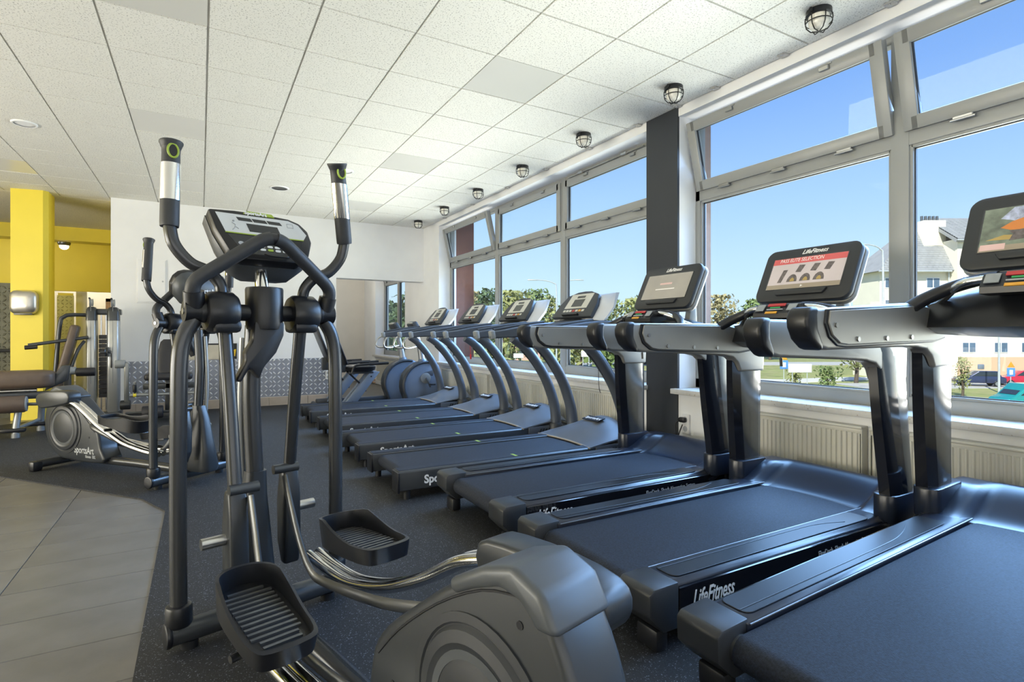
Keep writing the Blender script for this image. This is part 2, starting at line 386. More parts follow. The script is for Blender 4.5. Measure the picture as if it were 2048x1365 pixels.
struct(MB().b2((-2.34, 14.9, 0), (-2.16, 15.0, 2.1), .004).build('trim_white_jamb', white_paint))

# ---- windows: frame, sashes, panes, hinges and handles
pane_m = glass_mat('window_glass', (.93, .97, .97))
gasket = mat('black_gasket', (.012, .012, .014), .5)
def bar_frame(y0, y1, z0, z1, w, x0, x1, bev=.006):
    b = MB()
    b.b2((x0, y0, z0), (x1, y0 + w, z1), bev).b2((x0, y1 - w, z0), (x1, y1, z1), bev).b2((x0, y0 + w * .5, z0), (x1, y1 - w * .5, z0 + w), bev).b2((x0, y0 + w * .5, z1 - w), (x1, y1 - w * .5, z1), bev)
    return b
def pane(parent, y0, y1, z0, z1, x, loc=(0, 0, 0)):
    p = MB().b2((x, y0, z0), (x + .006, y1, z1)).build('pane', pane_m, parent); p.location = loc
    g = MB(); w = .008
    g.b2((x - .006, y0, z0), (x + .012, y0 + w, z1)).b2((x - .006, y1 - w, z0), (x + .012, y1, z1)).b2((x - .006, y0, z0), (x + .012, y1, z0 + w)).b2((x - .006, y0, z1 - w), (x + .012, y1, z1))
    q = g.build('gasket', gasket, parent); q.location = loc
ZS, ZT0, ZT1, ZH = .70, 2.36, 2.50, 3.09
def window(n, ys, tilted, tilt=13.0):
    """ys = boundaries of the bays, tilted = bays whose top light is tilted in"""
    w = MB(); y0, y1 = ys[0], ys[-1]; fw = .05
    w.b2((XF, y0, ZS), (XF + .07, y0 + fw, ZH), .005).b2((XF, y1 - fw, ZS), (XF + .07, y1, ZH), .005)
    w.b2((XF, y0, ZS), (XF + .07, y1, ZS + .085), .005).b2((XF, y0, ZH - .055), (XF + .07, y1, ZH), .005).b2((XF, y0, ZT0), (XF + .07, y1, ZT1 - .045), .005)
    for y in ys[1:-1]: w.b2((XF - .004, y - .052, ZS), (XF + .07, y + .052, ZH), .005)
    root = struct(w.build('window_%d' % n, frame_pvc))
    for k in range(len(ys) - 1):
        a = ys[k] + (.052 if k else fw); b = ys[k + 1] - (.052 if k < len(ys) - 2 else fw)
        lf = bar_frame(a - .004, b + .004, ZS + .08, ZT0 + .004, .022, XF + .008, XF + .06, .003).build('sash_bead', frame_pvc, root)
        pane(root, a + .016, b - .016, ZS + .10, ZT0 - .016, XF + .035)
        # top light
        piv = (XF - .012, 0, ZT1 - .055); h = ZH - .05 - (ZT1 - .055)
        s = bar_frame(a - .02, b + .02, 0, h, .084, -.012, .052).build('top_sash', frame_pvc, root); s.location = piv
        t = k in tilted
        if t: s.rotation_euler = (0, R(-tilt), 0)
        pane(s, a + .060, b - .060, .078, h - .078, .02)
        for f in (.18, .5, .82):
            hg = MB().b2((-.022, -.05, -.012), (-.004, .05, .010), .004, 1).cyl((-.018, -.06, -.012), (-.018, .06, -.012), .008, 10).build('hinge', silver_grey, s); hg.location = (-.008, a + (b - a) * f, -.004)
        for f in (.22, .72):
            st = MB().b2((-.035, -.035, h - .045), (-.010, .035, h - .015), .004, 1).b2((-.020, -.05, h - .014), (.03, -.03, h - .002), .002, 1).build('stay_bracket', silver_grey, s); st.location = (0, a + (b - a) * f, 0)
    return root
window(1, [-1.7, .10, 1.815, 3.47], {1, 2})
window(2, [3.86, 5.54, 7.27, 9.05], {2})
window(3, [10.9, 12.0, 13.1], {1})
opener = MB().cyl((XF - .03, 4.1, 3.055), (XF - .03, 5.4, 3.055), .008, 8).b2((XF - .05, 4.35, 3.04), (XF - .01, 4.43, 3.07), .004, 1).b2((XF - .05, 5.1, 3.04), (XF - .01, 5.18, 3.07), .004, 1).build('window_opener_rod', steel)
tag(opener, 'steel opener rod along the top of the closed light beside the charcoal pillar', 'opener')
# ---- sills
sill_m = speckle(mat('cast_stone_sill', (.62, .61, .58), .45, noise=(30, .06, 3)), (.42, .36, .30), 60, .66, .74)
for n, (a, b) in enumerate(((-1.7, 3.50), (3.84, 9.07), (10.88, 13.12))):
    struct(MB().b2((3.575, a, .655), (XF + .01, b, .70), .006).build('trim_sill_%d' % (n + 1), sill_m))
# ---- radiators
rad_m = mat('cream_radiator_enamel', (.58, .565, .49), .35, noise=(4, .03, 2))
def radiator(y0, y1, label, z0=.12, z1=.585):
    t = thing('radiator', label, 'radiator', (3.583, (y0 + y1) / 2, 0), 0, 'panel radiators under the windows'); L = (y1 - y0) / 2
    n = int(2 * L / .0333); prof = []
    for i in range(n):
        c = -L + .012 + (2 * L - .024) * (i + .5) / n; w = (2 * L - .024) / n / 2
        prof += [(0, c - w), (0, c - w * .55), (-.011, c - w * .25), (-.011, c + w * .25), (0, c + w * .55)]
    prof.append((0, L - .012))
    rows = [[(x, y, z) for x, y in prof] for z in (z0 + .015, z1 - .03)]
    MB().grid(rows, (.012, 0, 0)).b2((-.003, -L, z1 - .035), (.012, L, z1 - .002), .005).b2((-.003, -L, z0), (.012, L, z0 + .018), .005).build('front_panel', rad_m, t, ang=25)
    MB().b2((.05, -L, z0), (.062, L, z1), .004).build('back_panel', rad_m, t)
    b = MB().b2((-.012, -L - .004, z1 - .006), (.064, L + .004, z1 + .012), .005)
    b.build('top_grille', rad_m, t)
    for s in (-1, 1): MB().b2((-.006, s * L - .004, z0), (.062, s * L + .004, z1), .003, 1).build('side_cover', rad_m, t)
    MB().cyl((.03, -L + .06, z0 - .115), (.03, -L + .06, z0 + .01), .012, 10).build('supply_pipe', rad_m, t)
    return t
radiator(.25, 1.85, 'cream panel radiator under the window beside the nearest running machine')
radiator(1.90, 2.98, 'cream panel radiator right of the wall socket, below the middle touchscreen treadmill')
radiator(3.98, 5.35, 'cream ribbed radiator just beyond the charcoal pillar')
radiator(5.45, 6.95, 'middle cream ribbed radiator behind the dark treadmill posts')
radiator(7.05, 8.75, 'cream ribbed radiator nearest the back corner of the room')
radiator(11.0, 12.75, 'cream radiator in the annex beyond the back wall beam')
pipe = MB().tube([(3.58, 12.9, .10), (3.58, 13.9, .10)], .02, 10).tube([(3.58, 12.9, .04), (3.58, 13.9, .04)], .02, 10).build('heating_pipes', mat('pipe_copper_paint', (.55, .36, .24), .5))
tag(pipe, 'pair of brownish heating pipes low on the annex wall', 'pipes')
# ---- socket with plug on the parapet
sk = thing('wall_socket', 'white double wall socket with a black plug beside the charcoal pillar', 'socket', (XW, 3.375, .40))
MB().b2((-.022, -.04, -.085), (0, .04, .085), .006).build('cover', white_ink, sk)
for dz in (-.04, .04): MB().cyl((-.024, 0, dz), (-.018, 0, dz), .024, 16).build('outlet', grey_ink, sk)
MB().b2((-.062, -.02, .015), (-.022, .045, .06), .012).build('plug', black_plastic, sk)
MB().tube([(-.055, .03, .03), (-.07, .06, 0), (-.07, .055, -.12), (-.07, .07, -.30), (-.10, .09, -.39)], .006, 8, 5).build('plug_cord', black_plastic, sk)
MB().tube([(-.055, .0, .0), (-.07, .03, -.10), (-.07, .05, -.25), (-.09, .05, -.39)], .005, 8, 5).build('plug_cord', black_plastic, sk)
# ---- wall plates and cabinet on the back wall
cab = thing('electrical_cabinet', 'flush white electrical cabinet door high on the back wall', 'cabinet', (-.64, YB, 1.975))
MB().b2((-.19, -.012, -.33), (.19, 0, .33), .003, 1).build('cabinet_frame', white_paint, cab); MB().b2((-.175, -.02, -.315), (.175, -.012, .315), .004, 1).build('cabinet_door', white_paint, cab); MB().cyl((.14, -.026, 0), (.14, -.02, 0), .012, 12).build('lock', grey_ink, cab)
wp = thing('wall_switch', 'small white wall plate on the tread plate cladding', 'switch', (1.905, YB - .01, .48))
MB().b2((-.035, -.012, -.075), (.035, 0, .075), .004, 1).build('cover', white_ink, wp)
for dz in (-.035, .035): MB().b2((-.02, -.016, dz - .022), (.02, -.012, dz + .022), .002, 1).build('rocker', grey_ink, wp)
# sign board with bold lettering
sg = thing('wall_sign', 'low wall sign, cream part with black letters, black part with a yellow letter', 'sign', (.17, YB - .008, .90))
MB().b2((-.33, -.012, -.115), (.10, 0, .115), .003, 1).build('cream_board', mat('cream_board', (.66, .60, .47), .6), sg); MB().b2((.10, -.012, -.115), (.33, 0, .115), .003, 1).build('black_board', satin_black, sg)
MB().b2((-.33, -.014, .112), (.33, 0, .135), .002, 1).build('top_trim', satin_black, sg)
text('MG', .15, frame((-.205, -.0125, -.02), (1, 0, 0), (0, 0, 1)), black_plastic, sg, bold=.004)
text('M', .15, frame((.255, -.0125, -.02), (1, 0, 0), (0, 0, 1)), mat('sign_yellow', (.85, .55, .02), .5), sg, bold=.004, shear=.12)
# hand dryer on the yellow pillar
hd = thing('hand_dryer', 'rounded brushed steel hand dryer on the yellow pillar', 'hand dryer', (-2.09, 9.84, 1.615), R(-7))
rg = []
for y, w, h in ((0, .29, .30), (-.03, .31, .325), (-.075, .31, .325), (-.11, .285, .30), (-.135, .23, .24), (-.145, .12, .12)):
    rg.append([(a, y, b) for a, b in rrect(w, h, min(w, h) * .28)])
MB().loft(rg).build('shell', mat('dryer_steel', (.62, .60, .56), .30, .85, noise=(20, .04, 2)), hd, ang=60)
MB().b2((-.10, -.10, -.175), (.10, -.02, -.150), .01).build('air_nozzle', dark_steel, hd)
# ---- caged ceiling lamps
cage_m = mat('black_cage_wire', (.02, .02, .02), .4, .5); lens_m = mat('ribbed_glass_lens', (.80, .78, .70), .12, noise=(60, .12, 2), emit=.05)
def cage_lamp():
    t = thing('caged_bulkhead_lamp', '', 'lamp', (0, 0, 0), 0, 'caged lamps in a row along the window')
    MB().lathe([(.0, 0), (.072, 0), (.074, -.03), (.066, -.035), (0, -.035)], (0, 0, 0)).build('base', satin_black, t)
    MB().cyl((.06, .03, -.012), (.105, .04, -.012), .011, 10).cyl((-.06, 0, -.015), (-.085, 0, -.015), .014, 10).build('cable_gland', satin_black, t)
    MB().lathe([(.058, -.034), (.06, -.06), (.055, -.09), (.04, -.108), (.02, -.115), (.002, -.117)], (0, 0, 0)).build('lens', lens_m, t, ang=60)
    for k in range(3):
        a = k * math.pi / 3; c, s = math.cos(a), math.sin(a)
        MB().tube([(c * p, s * p, z) for p, z in ((.074, -.03), (.075, -.06), (.068, -.095), (.045, -.122), (0, -.13), (-.045, -.122), (-.068, -.095), (-.075, -.06), (-.074, -.03))], .0035, 8).build('cage_wire', cage_m, t)
    MB().tube([(math.cos(a) * .074, math.sin(a) * .074, -.072) for a in [k * math.pi / 8 for k in range(16)]], .0035, 8, closed=True).build('cage_ring', cage_m, t)
    return t
lamp0 = cage_lamp()
ordn = ['nearest', 'second', 'third', 'fourth', 'fifth', 'sixth', 'farthest']
for k in range(7):
    l = lamp0 if k == 0 else copy_tree(lamp0)
    l.location = (3.315, 2.01 + 1.195 * k, CZ); l.rotation_euler = (0, 0, R(12 * k))
    l['label'] = '%s caged glass lamp in the ceiling row along the windows' % ordn[k]
# round ceiling fittings
def disc(name, lab, x, y, r, m1, m2, cat):
    t = thing(name, lab, cat, (x, y, CZ)); MB().lathe([(r * .8, .0), (r, .0), (r, -.006), (r * .93, -.012), (r * .8, -.010)], (0, 0, 0), n=32, cap=False).build('rim', m1, t); MB().lathe([(.002, -.004), (r * .8, -.004), (r * .8, 0)], (0, 0, 0), n=32).build('grille', m2, t); return t
disc('ceiling_speaker', 'round black recessed ceiling speaker with pale rim', .93, 8.05, .125, white_paint, black_plastic, 'speaker')
disc('ceiling_diffuser', 'round white ceiling vent above the right elliptical handle', 1.53, 6.82, .10, white_paint, white_paint, 'vent')
disc('ceiling_diffuser', 'round white ceiling vent at the far left of the ceiling', -1.45, 6.78, .10, white_paint, white_paint, 'vent')
# lit lamps of the yellow zone
tl = thing('tube_light', 'lit white tube light on the ceiling of the yellow zone', 'lamp', (-3.6, 13.5, CZ))
tm = mat('lit_tube', (1, .98, .9), .4, emit=9.0, ecol=(1, .96, .86)); MB().b2((-.55, -.09, -.05), (.55, .09, 0), .01).build('housing', white_paint, tl); MB().b2((-.53, -.07, -.075), (.53, .07, -.05), .012).build('diffuser', tm, tl)
cl = thing('caged_bulkhead_lamp', 'small caged lamp on the yellow wall behind the yellow pillar', 'lamp', (-2.25, 13.2, 2.92))
MB().lathe([(.002, 0), (.10, 0), (.10, -.03), (.08, -.06), (.002, -.06)], (0, 0, 0)).build('base', dark_steel, cl); MB().lathe([(.075, -.06), (.07, -.10), (.04, -.13), (.002, -.14)], (0, 0, 0)).build('lens', mat('lit_lens', (1, .9, .7), .3, emit=3.0), cl)
for nm, lc, en in (('yellow_zone_lamp', (-3.6, 13.2, 3.0), 38), ('corridor_lamp', (-2.4, 16.2, 2.9), 70)):
    light(nm, 'POINT', lc, (0, 0, 0), en, (1, .92, .78), shadow_soft_size=.25)
light('annex_fill', 'POINT', (2.7, 12.2, 2.95), (0, 0, 0), 35, (1, .95, .86), shadow_soft_size=.25)  # added point light standing in for daylight from the annex window
# ================================================================== treadmills with touchscreens (x forward, y left, origin at rear centre)
lf_blue = mat('blue_cast_satin', (.011, .016, .030), .28, noise=(8, .1, 2))  # black plastic with the blue sky cast put into its colour
lf_silver = mat('silver_handrail_paint', (.30, .295, .275), .42, .55, noise=(5, .05, 2))
lf_panel = mat('brushed_silver_panel', (.20, .205, .205), .20, .85, noise=(40, .06, 2))
bezel_m = mat('console_bezel', (.020, .022, .025), .48, noise=(8, .08, 2))
scr_frame = gloss_black
bot_red = mat('key_red', (.40, .03, .03), .4, emit=.04); bot_grn = mat('key_green', (.03, .28, .08), .4, emit=.04); bot_yel = mat('key_yellow', (.62, .30, .02), .4)
CP, CT = Vector((1.60, 0, 1.36)), Vector((1.745, 0, 1.655))   # screen bottom / top edge centre
def belt_loop(x0, x1, zt, r, hw, n=10):
    prof = [(x0 + r - r * math.sin(math.pi * k / n), zt - r + r * math.cos(math.pi * k / n)) for k in range(n + 1)]
    prof = [(x1, zt)] + prof + [(x1, zt - 2 * r)]
    rows = [[(x, y, z) for x, z in prof] for y in (-hw, -hw * .5, 0, hw * .5, hw)]
    return MB().grid(rows)
def lf_treadmill():
    t = thing('touchscreen_treadmill', '', 'treadmill', (0, 0, 0), 0, 'black and silver touchscreen treadmills')
    belt_loop(.045, 1.74, .225, .052, .285).build('running_belt', rubber_belt, t, ang=60)
    MB().cyl((.097, -.30, .172), (.097, .30, .172), .047, 18).build('rear_roller', dark_steel, t)
    fr = MB().b2((.16, -.40, .09), (1.72, .40, .165), .01)
    fr.build('deck_frame', satin_black, t)
    for s in (-1, 1):
        # foot rail: sloped section, running the whole deck
        sec = [(.292, .19), (.292, .243), (.318, .252), (.425, .252), (.452, .235), (.458, .14), (.44, .10), (.30, .10)]
        ra = MB().prism([(s * y, z) for y, z in sec], 0, .13, 1.70, .006).build('foot_rail', lf_blue, t)
        MB().prism(rrect(1.34, .112, .03, 4, .83, s * .372), 2, .2525, .2565, .0015, 1).build('tread_insert', satin_black, ra)
        MB().tube([(.16, s * .345, .2572), (1.0, s * .345, .2572), (1.2, s * .36, .2572), (1.33, s * .40, .2572)], .0018, 6, 4).build('groove_line', grey_plastic, ra)
        MB().tube([(.14, s * .2905, .240), (1.68, s * .2905, .240)], .0035, 8).build('chrome_strip', dark_steel, ra)
        MB().prism([(x, z) for x, z in ((0.0, .155), (.0, .235), (.02, .252), (.145, .256), (.145, .085), (.07, .085))], 1, s * .298, s * .468, .008).build('end_cap', grey_plastic, t)
        MB().b2((.06, s * .33, .0), (.12, s * .44, .08), .012).cyl((.09, s * .385, .0), (.09, s * .385, .02), .03, 14).build('rear_foot', black_plastic, t)
        sk = MB().prism([(.15, .11), (.15, .232), (1.62, .232), (1.70, .21), (1.70, .10)], 1, s * .456, s * .466, .003, 1).build('side_skirt', gloss_black, t)
        M = frame((.33, s * .4665, .172), (-s, 0, 0), (0, 0, 1))
        text('LifeFitness', .088, M, white_ink, sk, shear=.35, bold=.001, sx=.62)
        text('FlexDeck  Shock Absorption System', .036, frame((1.22, s * .4665, .185), (-s, 0, 0), (0, 0, 1)), grey_ink, sk, sx=.80)
    # motor hood: concave ramp in the middle, raised shoulders
    rows = []
    sm_ = lambda q: max(0, min(1, q)) ** 2 * (3 - 2 * max(0, min(1, q)))
    for i in range(49):
        y = -.47 + .94 * i / 48; a = abs(y); sh = sm_((a - .275) / .05); row = []
        for k in range(21):
            q = k / 20; xs = 1.665 - .10 * sh + (.045 * (1 - (a / .3) ** 2) if a < .3 else 0); x = xs + (2.03 - xs) * q
            ramp = .2245 + .128 * sm_(q / .9) ** .85; shoulder = .248 + .104 * sm_(q / .62)
            z = ramp * (1 - sh) + shoulder * sh
            if a > .44: z -= .05 * ((a - .44) / .03) ** 2
            if q > .84: z -= .10 * ((q - .84) / .16) ** 2
            row.append((x, y, z))
        rows.append(row)
    MB().grid(rows, (0, 0, -.015)).b2((1.74, -.462, .07), (2.02, .462, .23), .02).build('motor_hood', lf_blue, t, ang=60)
    # uprights: curved, silver outer/inner faces with a dark rear edge
    for s in (-1, 1):
        st = []
        for k in range(13):
            q = k / 12; z = .34 + q * .80
            xr = 1.605 - .075 * q ** 1.5 - .02 * math.sin(q * math.pi) - .06 * max(0, (q - .86) / .14) ** 2; xf = 1.84 - .03 * q
            yc = s * (.448 - .03 * q); w = .040 - .008 * q
            st.append((xr, xf, yc, w, z))
        ring = lambda xr, xf, yc, w, z: [(xr + .012, yc - w * .5, z), (xr + .05, yc - w, z), (xf - .06, yc - w, z), (xf - .01, yc - w * .5, z), (xf, yc, z), (xf - .01, yc + w * .5, z), (xf - .06, yc + w, z), (xr + .05, yc + w, z), (xr + .012, yc + w * .5, z), (xr, yc, z)]
        up = MB().loft([ring(*a) for a in st]).build('upright', lf_panel, t, ang=50)
        MB().loft([[(xr - .014, yc - s * w * .6, z), (xr + .045, yc - s * w * 1.06, z), (xr + .045, yc, z), (xr + .13, yc + s * w * 1.06, z), (xr + .04, yc + s * w * 1.08, z), (xr - .014, yc + s * w * .7, z)] for xr, xf, yc, w, z in st]).build('rear_edge_trim', gloss_black, up, ang=50)
        for k, (dx, dz) in enumerate(((.13, .66), (.19, .68))):
            a = st[9]; MB().lathe([(.002, -.006), (.012, -.006), (.012, .004), (.002, .006)], (1.53 + dx, a[2] - s * (a[3] + .002), dz + .32), 'y', 12).build('cap_screw', screw, up)
        MB().prism(rrect(.285, .115, .05, 4, 1.72, s * .44), 2, .22, .362, .008).build('upright_collar', lf_blue, t)
        # handrail: deep rounded bar, its rear end swept under, running into the upright
        side = [(.635, 1.222), (.620, 1.195), (.622, 1.16), (.645, 1.115), (.69, 1.08), (.75, 1.066), (1.25, 1.045), (1.42, 1.035), (1.50, 1.02), (1.545, .985), (1.57, .93), (1.80, .93), (1.81, 1.10), (1.74, 1.19), (1.62, 1.228), (1.30, 1.232), (.80, 1.228), (.66, 1.228)]
        hr = MB().prism(side, 1, s * .414 - .040, s * .414 + .040, .022, 4).build('handrail', lf_silver, t, ang=60)
        cap_ = [(.628, 1.227), (.612, 1.195), (.614, 1.158), (.638, 1.110), (.684, 1.074), (.72, 1.064), (.715, 1.10), (.69, 1.15), (.69, 1.20), (.70, 1.234), (.65, 1.234)]
        MB().prism(cap_, 1, s * .414 - .044, s * .414 + .044, .016, 3).build('rubber_end_cap', satin_black, hr, ang=60)
        # bolted inner cover plate, on the side towards the runner
        yi = s * (.414 - .046)
        pts = [(.735, 1.222), (.722, 1.17), (.745, 1.115), (.80, 1.078), (.86, 1.070), (1.55, 1.048), (1.66, 1.06), (1.64, 1.19), (1.45, 1.224)]
        MB().prism(pts, 1, yi, yi + s * .012, .004, 1).build('cover_gasket', satin_black, hr)
        pts2 = [(.752, 1.216), (.740, 1.17), (.762, 1.122), (.812, 1.088), (.865, 1.080), (1.55, 1.058), (1.65, 1.07), (1.63, 1.185), (1.45, 1.217)]
        MB().prism(pts2, 1, yi - s * .006, yi + s * .006, .003, 1).build('cover_plate', lf_silver, hr)
        for x, z in ((.785, 1.16), (.93, 1.098), (1.14, 1.090), (1.34, 1.084)):
            MB().lathe([(.002, -.004), (.010, -.004), (.010, .003), (.002, .004)], (x, yi - s * .007, z), 'y', 12).build('plate_bolt', screw, hr)
        # curved grip from the rail up to the control pod
        MB().tube([(1.36, s * .40, 1.19), (1.42, s * .36, 1.235), (1.47, s * .27, 1.285), (1.47, s * .17, 1.312), (1.46, s * .10, 1.318)], [.030, .029, .027, .025, .024], 12, 5).build('front_grip', satin_black, t)
    # crossbar body under the console
    MB().loft([[(x + .02 * (y / .42) ** 2, y, z) for x, z in ((1.46, 1.12), (1.50, 1.25 - .04 * (y / .42) ** 2), (1.60, 1.30 - .08 * (y / .42) ** 2), (1.72, 1.28 - .08 * (y / .42) ** 2), (1.78, 1.16), (1.70, 1.08 + .02 * (y / .42) ** 2), (1.56, 1.07 + .02 * (y / .42) ** 2))] for y in [-.42 + .84 * k / 14 for k in range(15)]]).build('console_crossbar', satin_black, t, ang=60)
    # control pod
    pod = MB().loft([[(1.36 + dx, y, 1.275 + dz) for dx, dz in ((0, -.02), (.0, .005), (.045, .055), (.12, .065), (.16, .0), (.08, -.03))] for y in (-.13, -.12, 0, .12, .13)]).build('control_pod', satin_black, t, ang=40)
    fm = Vector((.045, 0, .05)).normalized()
    def key(nm, y0, y1, q0, q1, m):
        P = lambda q, y: Vector((1.357 + .045 * q, y, 1.284 + .050 * q)); n = Vector((-.05, 0, .045)).normalized() * .004
        a = [P(q0, y0), P(q0, y1), P(q1, y1), P(q1, y0)]; MB().loft([a, [p + n for p in a]]).build(nm, m, pod)
    key('stop_key', -.05, .055, .70, .98, bot_red); key('start_key', -.025, .035, .48, .60, bot_grn); key('key_strip', -.045, .05, .30, .37, grey_ink); key('yellow_key', -.02, .05, -.12, .10, bot_yel)
    key('touch_pad', .07, .118, .2, .9, light_grey_plastic); key('touch_pad', -.118, -.07, .2, .9, light_grey_plastic)
    for s in (-1, 1): MB().tube([(1.44, s * .13, 1.315), (1.44, s * .22, 1.30), (1.50, s * .30, 1.25), (1.56, s * .36, 1.21)], [.017, .017, .017, .02], 12, 4).build('pulse_grip', chrome, t)
    # console neck and monitor
    for s in (-1, 1): MB().prism([(1.66, 1.20), (1.70, 1.42), (1.745, 1.42), (1.76, 1.18)], 1, s * .15, s * .20, .008).build('monitor_neck', lf_silver, t)
    dn = (CT - CP).normalized(); nrm = Vector((-dn.z, 0, dn.x)); mid = (CP + CT) / 2
    M = frame(mid, (0, -1, 0), dn)      # local x to the runner's right, y up the screen, z towards the runner
    H = (CT - CP).length
    def slab(nm, w, h, r, z0, z1, m, par, cy=0.0, cx=0.0, bev=.006): return MB().prism(rrect(w, h, r, 6, cx, cy), 2, z0, z1, bev, 2, M).build(nm, m, par)
    mo = slab('monitor', .57, H + .03, .055, -.012, .030, bezel_m, t, 0, 0, .014)
    slab('back_shell', .575, H + .035, .055, -.055, -.010, lf_silver, mo, 0, 0, .02)
    MB().prism([(-.16, -.11), (.16, -.11), (.14, -.145), (-.14, -.145)], 2, .02, .045, .006, 2, M).build('reading_ledge', bezel_m, mo)
    slab('screen_surround', .452, .218, .006, .0295, .0315, scr_frame, mo, .004, 0, .001)
    text('LifeFitness', .040, M @ Matrix.Translation((.02, H / 2 - .022, .0308)), white_ink, mo, shear=.4, bold=.0006, sx=.9)
    t['_M'] = 0
    del t['_M']
    MB().tube([(1.40, -.02, 1.25), (1.37, -.03, 1.10), (1.38, -.03, 1.03)], .003, 6, 4).build('safety_cord', black_plastic, t)
    MB().cyl((1.38, -.03, 1.035), (1.384, -.03, .99), .008, 8).build('safety_clip', black_plastic, t)
    return t, M, mo
lf0, LFM, lf_mon = lf_treadmill()
def screen_flat(parent, poly, z, m, nm):
    return MB().prism(poly, 2, .0312 + z, .0316 + z, 0, 1, LFM).build(nm, m, parent)
def rect(x0, y0, x1, y1): return [(x0, y0), (x1, y0), (x1, y1), (x0, y1)]
sc_grey = mat('screen_grey', (.33, .31, .28), .25, emit=.10); sc_pale = mat('screen_pale_lilac', (.52, .46, .47), .2, emit=.12); sc_red = mat('screen_red', (.55, .10, .10), .2, emit=.15)
sc_tan = mat('screen_tan', (.30, .25, .19), .2, emit=.08); sc_pink = mat('screen_pink', (.62, .42, .40), .2, emit=.1); sc_dark = mat('screen_dark_figures', (.13, .11, .11), .25, noise=(60, .4, 2)); sc_gold = mat('screen_gold', (.42, .30, .10), .25)
sc_white = mat('screen_white', (.75, .72, .70), .25, emit=.1)
lfs = []
spec = [(3.0, 0, 'black and silver treadmill in front of the charcoal pillar, plain grey-brown screen'),
        (1.915, 0, 'black and silver treadmill with a red-topped menu on its screen, second nearest'),
        (.845, 3.0, 'nearest black and silver treadmill, cut by the right edge, cyclist on its screen')]
for i, (y, inc, lab) in enumerate(spec):
    o = lf0 if i == 0 else copy_tree(lf0)
    o.location = (1.38, y, .008); o.rotation_euler = (0, R(-inc), 0); o['label'] = lab; lfs.append(o)
for i, o in enumerate(lfs):
    mo = [c for c in o.children if c.name.startswith('monitor') and 'neck' not in c.name][0]
    W, Hh, cy = .220, .104, .004
    if i == 0:
        s = screen_flat(mo, rect(-W, cy - Hh, W, cy + Hh), .0004, sc_grey, 'screen')
        screen_flat(mo, rect(-.07, .02, .05, .035), .001, sc_pink, 'screen_title'); screen_flat(mo, rect(-.10, -.022, .09, -.014), .001, sc_white, 'screen_text_line')
    elif i == 1:
        s = screen_flat(mo, rect(-W, cy - Hh, W, cy + Hh), .0004, sc_pale, 'screen')
        screen_flat(mo, rect(-W, cy + .065, W, cy + Hh), .001, sc_red, 'screen_header'); screen_flat(mo, rect(-W, cy - Hh, W, cy - .075), .001, sc_tan, 'screen_footer')
        text('PASS ELITE SELECTION', .034, LFM @ Matrix.Translation((-.045, cy + .087, .0334)), sc_white, mo, sx=.78, depth=.0003, shear=.1)
        for k, x in enumerate((-.13, -.04, .05, .13)):
            screen_flat(mo, [(x - .022, cy + .005), (x + .012, cy + .002), (x + .03, cy + .05), (x - .006, cy + .052)] if k else [(x - .03, cy - .06), (x - .005, cy - .06), (x + .018, cy + .025), (x - .01, cy + .025)], .001, sc_dark, 'screen_icon')
        for x in (-.07, .01, .09):
            screen_flat(mo, [(x - .032 + .032 * (1 - math.cos(a)), cy - .058 + .05 * math.sin(a)) for a in [math.pi * k / 8 for k in range(9)]], .001, sc_dark, 'screen_icon')
            screen_flat(mo, [(x - .012 + .014 * (1 - math.cos(a)), cy - .056 + .024 * math.sin(a)) for a in [math.pi * k / 8 for k in range(9)]], .0016, sc_gold, 'screen_icon')
        screen_flat(mo, [(-.006, cy - .096), (.008, cy - .089), (-.006, cy - .082)], .0016, sc_white, 'screen_play_mark')
    else:
        s = screen_flat(mo, rect(-W, cy - Hh, W, cy + Hh), .0004, mat('screen_landscape', (.16, .19, .15), .25, noise=(22, .45, 4), emit=.04), 'screen')
        screen_flat(mo, [(-.16, cy + .05), (-.10, cy + .03), (.02, cy + .03), (.06, cy + .07), (.0, cy + .100), (-.12, cy + .100)], .001, mat('screen_mountain', (.36, .40, .55), .25, noise=(40, .6, 4)), 'screen_mountain')
        screen_flat(mo, rect(-W, cy - Hh, W, cy - .078), .001, sc_tan, 'screen_footer'); screen_flat(mo, rect(-.215, cy - .098, -.13, cy - .07), .0016, sc_pink, 'screen_caption')
        screen_flat(mo, [(-.20, cy - .05), (-.10, cy - .055), (-.06, cy - .04), (-.14, cy - .03)], .001, sc_gold, 'screen_field')
        screen_flat(mo, [(x - .07, y) for x, y in ((-.085, cy + .005), (-.05, cy - .01), (-.02, cy - .012), (.02, cy - .005), (.03, cy + .03), (-.01, cy + .045), (-.05, cy + .03))], .0016, mat('screen_orange', (.62, .22, .05), .25), 'screen_rider_jacket')
        screen_flat(mo, [(x - .07, y) for x, y in ((-.055, cy - .012), (.01, cy - .012), (.02, cy - .055), (-.05, cy - .06), (-.04, cy - .03))], .0016, sc_dark, 'screen_rider_trousers')
        screen_flat(mo, [(-.065 + .018 * math.cos(a), cy + .055 + .018 * math.sin(a)) for a in [k * math.pi / 5 for k in range(10)]], .0016, sc_dark, 'screen_rider_head')

